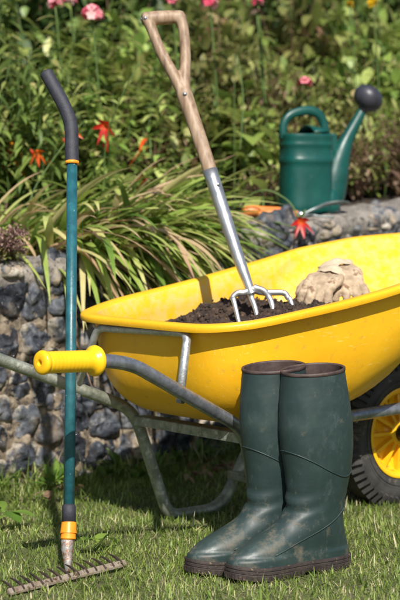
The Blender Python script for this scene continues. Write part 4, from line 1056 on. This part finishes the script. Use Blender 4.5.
# daylilies spilling over the wall (camera-right/front is the preferred fall direction)
pref = R(-62)
dl = [strap_clump(200+i, 165, .50, .0180, 0) for i in range(3)]
spots = [(-.90,.45,10,.85),(-.74,.62,25,.8),(-.47,.30,0,1.0),(-.37,.14,-22,1.1),(-.24,.13,-24,1.12),(-.12,.17,-22,1.0),(.03,.22,-20,.9),(-1.15,.28,-20,.95),(-.60,.55,25,.85),(-.36,.40,15,.9)]
dlabels = ['daylily clump arching over the wall at the far left edge','daylily clump left of the rake pole on the wall','daylily clump directly behind the rake grip','daylily clump spilling down the wall just right of the rake','largest daylily clump hanging over the wall above the barrow end','daylily clump falling toward the fork shaft','small daylily clump behind the fork shaft, next to the orange tools','daylily clump on the wall beyond the left picture edge','upright daylily clump in second row behind the rake','upright daylily clump in second row left of the fork']
for i, (s, d, a, sc) in enumerate(spots):
    o = dl[i] if i < 3 else copy_tree(dl[i % 3])
    put(o, s, d, -.0, R(a), sc, dlabels[i], 'daylily', 'daylily clumps along the wall top')

# daylily flowers on stalks (thing: stalk > flower)
def stalk(s, d, pts, mat, label, size=.05, face=(.2,-1,.2), seed=0, buds=2):
    base = np.array(wp(s, d, bedz(s, d))); root = empty('lily_stem', tuple(base), label=label, cat='flower stem', group='daylily flower stems')
    P = [np.zeros(3)]+[np.array(p)-base for p in pts]; pp = crom(P, 6)
    mb = MB(); mb.tube([tuple(p) for p in pp], .0026, 6); mb.build('stem', 'stem_green', root)
    lily_flower(root, pp[-1], face, mat, seed, size)
    for b in range(buds):
        q = np.array(pp[-2-b*3]); dv = np.array([.5*(-1)**b,-.3,.8]); mb = MB(); mb.tube([tuple(q), tuple(q+dv*.012), tuple(q+dv*.028), tuple(q+dv*.036)], [.0015,.0045,.0042,.001], 8); mb.build('bud', 'petal_orange' if b else 'stem_green', root)
def wq(s, d, z): return wp(s, d, z)
stalk(.22, .22, [wq(.28,.08,.74), wq(.325,.0,.72), wq(.345,-.04,.655)], 'petal_red', 'dark red daylily flower nodding over the wall front below the tools', .040, (.0,-1,.15), 5, 1)
stalk(.02, .45, [wq(.0,.40,.80), wq(-.05,.35,.93)], 'petal_red', 'red and orange lily flower left of the fork handle neck', .042, (-.3,-1,-.2), 6)
stalk(-.10, .40, [wq(-.17,.36,.82), wq(-.21,.30,.905)], 'petal_orange', 'orange lily flower low among leaves between rake grip and fork', .036, (.3,-1,.1), 8)
stalk(-.60, .45, [wq(-.66,.4,.80), wq(-.69,.35,.90)], 'petal_orange', 'faded orange lily flower at the left picture edge', .036, (.3,-1,-.2), 9)
stalk(-.20, .50, [wq(-.22,.45,.80), wq(-.26,.40,.855)], 'petal_orange', 'small drooping orange lily just above the daylily leaves', .030, (.5,-1,-.6), 10)

# sedum seed heads at the left on the wall
def sedum(seed):
    rng = np.random.default_rng(seed); root = empty('sedum_plant'); P = []
    for i in range(12):
        a = rng.uniform(0, 2*PI); r = rng.uniform(.02,.07); h = rng.uniform(.04,.09); tip = np.array([r*math.cos(a), r*math.sin(a), h]); P.append(np.array([tip*t+np.array([0,0,.01*math.sin(t*3)]) for t in np.linspace(0,1,4)]))
        n = 70; q = np.stack([rng.normal(0,.014,n), rng.normal(0,.014,n), rng.normal(0,.006,n)],1)+tip
        V, F, k = leaves(q, rdir(n, rng, -.4, 1.4), np.full(n,.007), np.full(n,.005), np.zeros(n), prof=[.6,1,.5], fold=.6); mesh_np('seed_head', V, F, 'seedhead', np.repeat(rng.random(n), k), root)
    V, F = stems_np(P, .0025, .0015); mesh_np('stems', V, F, 'stem_brown', None, root)
    n = 60; B = np.concatenate([P[i%12][1:2] for i in range(n)])+rng.normal(0,.01,(n,3)); V, F, k = leaves(B, rdir(n, rng,-.3,1), np.full(n,.03), np.full(n,.012), np.full(n,.3)); mesh_np('foliage', V, F, 'leaf_olive', np.repeat(rng.random(n),k), root)
    return root
sd = sedum(4); put(sd, -.655, .02, .03, 0, 1.0, 'brown dried sedum flower heads on the wall top, leftmost in view', 'sedum', 'dried sedum plants')
sd2 = copy_tree(sd); put(sd2, -.58, .06, .02, 2, .7, 'smaller dried sedum head just right of the leftmost one', 'sedum', 'dried sedum plants')

# plant kinds
k_phlox = [phlox(300, .80), phlox(301, .74, 14, .15, .052, per=13), phlox(302, .86, 16, .14, .040, per=15)]
k_broad = [phlox(310, .62, 12, .105, .055, 'leaf_broad', 'hydrangea_bush', .20, 11, (-.3,.6)), phlox(311, .55, 12, .12, .065, 'leaf_broad', 'hydrangea_bush', .20, 9, (-.4,.5))]
k_dark = [bush(320, .38, .75, 1200, .09, .040, 'leaf_dark', 'evergreen_shrub'), bush(321, .36, .8, 1100, .085, .044, 'leaf_dark', 'evergreen_shrub')]
k_olive = [bush(330, .30, .50, 1100, .068, .032, 'leaf_olive', 'small_leaved_shrub'), bush(331, .30, .42, 1000, .075, .036, 'leaf_broad', 'small_leaved_shrub')]
k_dry = [bush(340, .26, .36, 800, .034, .012, 'leaf_dry', 'dried_perennial', 90), bush(341, .24, .30, 700, .04, .012, 'leaf_dry', 'dried_perennial', 90)]
used = set()
def px_of(s, d):
    x, y, _ = wp(s, d); return 200+1667*x/y
def where(s, d):
    p = px_of(s, d)
    marks = ((-40,'well beyond the left picture edge'),(15,'at the left picture edge'),(58,'left of the rake grip'),(95,'behind the rake grip'),(140,'between rake grip and fork handle'),(200,'behind the fork handle'),(240,'just right of the fork shaft'),(280,'between fork and watering can'),(315,'behind the left half of the watering can'),(350,'behind the watering can spout'),(385,'right of the watering can'),(420,'at the right picture edge'),(9e9,'beyond the right picture edge'))
    w = next(t for m, t in marks if p < m)
    rows = ((.5,'just behind the wall'),(.75,'in the front row'),(1.05,'in the second row'),(1.4,'in the third row'),(1.8,'in the fourth row'),(2.3,'in the fifth row'),(2.9,'in the sixth row'),(3.6,'in the seventh row'),(99,'in the last row'))
    return w+', '+next(t for m, t in rows if d < m)
def place(kinds, i, s, d, sc, label, cat, group, dz=0):
    p = kinds[i % len(kinds)]; p = p[0] if isinstance(p, tuple) else p
    if p.name in used: o = copy_tree(p)
    else: used.add(p.name); o = p
    return put(o, s, d, dz, None, sc, label+' '+where(s, d), cat, group)
rng = np.random.default_rng(99)
cnt = 0
GP, GB, GD, GO, GR = 'tall phlox in the flower bed', 'broad leaved bushes in the flower bed', 'dark evergreen shrubs at the back of the bed', 'small leaved shrubs in the flower bed', 'dried brown perennials in the flower bed'
L_P = 'phlox with lance leaves'; L_B = 'broad leaved bush'; L_D = 'dark green shrub'
L_O = 'olive small leaved shrub'; L_R = 'brown dried plant'
# front rows
for s, d, sc in ((-.95,.50,.62),(-.66,.55,.62),(-.40,.58,.66),(-.16,.60,.70),(-.80,.85,.85),(-.50,.90,.90),(-.22,.92,.92),(.06,.88,.80),(-1.25,.6,.75),(-1.1,1.0,.95),(-.66,1.25,1.05),(-.34,1.3,1.05),(-.02,1.3,1.05),(-.95,1.5,1.1)):
    place(k_phlox, cnt, s, d, sc, L_P, 'phlox', GP); cnt += 1
for s, d, sc in ((.22,.58,.75),(.10,.62,.70),(.38,.85,.85),(.20,1.05,1.05),(.42,1.25,1.15),(.05,.42,.42),(.30,.38,.38),(.62,1.0,.7)):
    place(k_broad, cnt, s, d, sc, L_B, 'bush', GB); cnt += 1
for s, d, sc in ((.52,.62,.80),(.72,.46,.6),(.93,.46,.6),(1.15,.5,.62),(.62,.78,.9),(.78,.70,.85),(1.02,.65,.85),(.70,1.05,1.1),(1.0,1.1,1.2),(1.3,1.0,1.1),(1.25,.6,.7),(1.6,.9,1.1),(1.45,.5,.7),(.9,1.45,1.3),(1.3,1.5,1.3)):
    place(k_olive, cnt, s, d, sc, L_O, 'shrub', GO); cnt += 1
for s, d, sc in ((.84,.42,.8),(1.08,.45,.8),(.98,.60,1.05),(1.26,.42,.9),(.62,.42,.55),(1.15,.85,1.2),(1.5,.45,.9),(.44,.75,.9),(-.35,.42,.5)):
    place(k_dry, cnt, s, d, sc, L_R, 'dried plant', GR); cnt += 1
for row, (d, sc) in enumerate(((1.95,1.25),(2.5,1.45),(3.1,1.7),(3.9,2.1))):
    for s in np.arange(-2.2, 4.4, .50 if row < 2 else .6):
        s2 = s+(.25 if row % 2 else 0)+rng.uniform(-.08,.08)
        if row == 0 and s2 < .3: place(k_phlox, cnt, s2, d, sc*.95, 'tall green phlox', 'phlox', 'phlox at the back of the bed')
        elif row == 0 and cnt % 3 == 0: place(k_olive, cnt, s2, d, sc*1.2, 'large olive shrub', 'shrub', 'olive shrubs at the back of the bed')
        else: place(k_dark, cnt, s2, d, sc, L_D, 'shrub', GD)
        cnt += 1
for s in np.arange(1.9, 4.2, .42):
    for d, sc in ((.55,.85),(.95,1.1),(1.45,1.35)):
        place(k_olive if cnt % 3 else k_broad, cnt, s+rng.uniform(-.1,.1), d, sc*1.1, 'bushy green shrub', 'shrub', 'shrubs further along the flower bed'); cnt += 1
for s in np.arange(-2.7, -1.3, .42):
    for d, sc in ((.55,.8),(1.0,1.0),(1.5,1.1)):
        place(k_phlox, cnt, s+rng.uniform(-.1,.1), d, sc, L_P, 'phlox', GP); cnt += 1
# flower heads of the pink phlox: plants of their own in bloom
def bloom(x, y, z, r, mat, label, seed, sz=.016, n=26):
    """single flowering stem rooted in the bed below the bloom"""
    # foot
    rel = np.array([x, y])-WP; s = float(rel@WA); d = float(rel@WN); b = np.array([x+.03, y+.03, bedz(s, d)])
    root = empty('flowering_stem', tuple(b), label=label, cat='flower', group=None)
    top = np.array([x, y, z])-b
    mb = MB(); mb.tube([tuple(p) for p in crom([(0,0,0), tuple(top*.5+np.array([.01,0,0])), tuple(top)], 5)], .0028, 6); mb.build('stem', 'stem_green', root)
    flower_head(root, tuple(top), r, mat, seed, n, psz=sz)
    rg = np.random.default_rng(seed); m = 18; tt = rg.uniform(.2,.95,m)[:,None]
    V, F, k = leaves(top*tt, rdir(m, rg, 0, .7), np.full(m,.07), np.full(m,.018), np.full(m,.4)); mesh_np('foliage', V, F, 'leaf_phlox', np.repeat(rg.random(m),k), root)
def at_px(px, py, D):
    a = (px-200)/1667; b = (300-py)/1667; c, s = math.cos(R(3.7)), math.sin(R(3.7)); dy = c+b*s; t = D/dy; return (a*t, D, .74+(-s+b*c)*t)
for i, (px, py, D, r, m, lab, sz, n) in enumerate((
    (92,16,5.0,.032,'petal_pink','large pink phlox flower head above the rake grip',.015,30),
    (55,4,5.2,.022,'petal_pink','small pink phlox head at the top left edge',.014,16),
    (70,3,5.6,.022,'petal_pink','pink phlox head between two others at the top edge',.014,14),
    (210,4,5.3,.030,'petal_pink','pink phlox head right of the fork handle at the top edge',.015,24),
    (172,0,5.4,.022,'petal_pink','pink phlox head just above the fork grip',.014,16),
    (258,2,5.6,.016,'petal_pink','tiny pink flower at the top right of the fork',.013,9),
    (305,84,5.3,.016,'petal_pink','pink red flower above the watering can handle',.017,9),
    (373,3,5.9,.014,'petal_yellow','yellow flower at the top right corner',.016,6),
    (350,5,6.0,.010,'petal_yellow','smaller yellow flower left of the yellow corner flower',.013,4),
    (257,14,5.6,.015,'seedhead','brown faded flower head below the top edge',.012,10))):
    p = at_px(px, py, D); bloom(p[0], p[1], p[2], r, m, lab, 600+i, sz, n)
# thin arching stems crossing the foliage
for i, (a, b, c) in enumerate((((105,150,4.75),(120,100,4.7),(140,62,4.7)), ((60,235,4.5),(150,190,4.6),(235,155,4.7)), ((30,200,4.5),(60,150,4.6),(85,120,4.7)), ((235,60,5.2),(243,95,5.1),(240,150,5.0)))):
    P = [np.array(at_px(*q)) for q in (a, b, c)]; rel = P[0][:2]-WP; s = float(rel@WA); d = max(.28, float(rel@WN)); q0 = np.array(wp(s, d, bedz(s, d)))
    root = empty('bare_stem', tuple(q0), label=['thin bare green stem rising between rake grip and fork','long thin stem slanting across the daylily leaves','thin stem curving behind the rake grip','pale upright stem right of the fork shaft'][i], cat='plant stem')
    mb = MB(); mb.tube([tuple(p-q0) for p in crom([q0]+P, 6)], .0017, 6); mb.build('stem', 'stem_green' if i != 1 else 'stem_brown', root)
# a few big soft leaved plants and rusty faded sprays in the border
for i, (px, py, D, L, W, n, mt, lab) in enumerate((
    (122,185,5.0,.17,.085,9,'leaf_phlox','big dark leaved plant just right of the rake grip'),
    (243,120,5.3,.16,.085,10,'leaf_broad','big pale leaved plant right of the fork handle, level with the can rose'),
    (214,90,5.4,.15,.08,9,'leaf_broad','big yellow green leaves beside the fork handle top'),
    (262,192,5.0,.13,.055,9,'leaf_broad','low broad pale leaves just left of the watering can'),
    (15,125,4.9,.11,.022,12,'petal_orange','rusty orange faded spray at the left edge beside the rake grip'),
    (28,215,4.9,.10,.02,10,'leaf_dry','straw coloured spray low at the left picture edge'),
    (150,140,5.1,.09,.018,7,'petal_orange','rusty orange leaf spray between rake and fork'),
    (345,170,5.6,.12,.03,14,'leaf_dry','straw coloured spray between can and spout'),
    (385,150,5.6,.12,.03,14,'leaf_dry','straw coloured spray right of the can spout'))):
    q = np.array(at_px(px, py, D)); rel = q[:2]-WP; s_, d_ = float(rel@WA), float(rel@WN); b = np.array([q[0], q[1], bedz(s_, d_)])
    rg = np.random.default_rng(900+i); hgt = max(.05, q[2]-b[2]); root = empty('border_plant', tuple(b), label=lab, cat='plant')
    t = rg.uniform(.55,1.05,n); B = np.stack([rg.normal(0,.012,n), rg.normal(0,.012,n), t*hgt],1)
    V, F, k = leaves(B, rdir(n, rg, -.5, .7), rg.uniform(.6,1,n)*L, rg.uniform(.7,1,n)*W, rg.uniform(.2,.8,n), prof=[.1,.55,.95,1,.8,.45,.03], fold=.2)
    mesh_np('foliage', V, F, mt, np.repeat(rg.uniform(.1,.8,n),k), root, smooth=True)
    mb = MB(); mb.tube([(0,0,0),(.006,0,hgt*.5),(0,.004,hgt*1.03)], .003, 6); mb.build('stem', 'stem_green', root)
# unused prototypes are all placed above
print('objects', len(bpy.data.objects), 'polys', sum(len(m.polygons) for m in bpy.data.meshes))
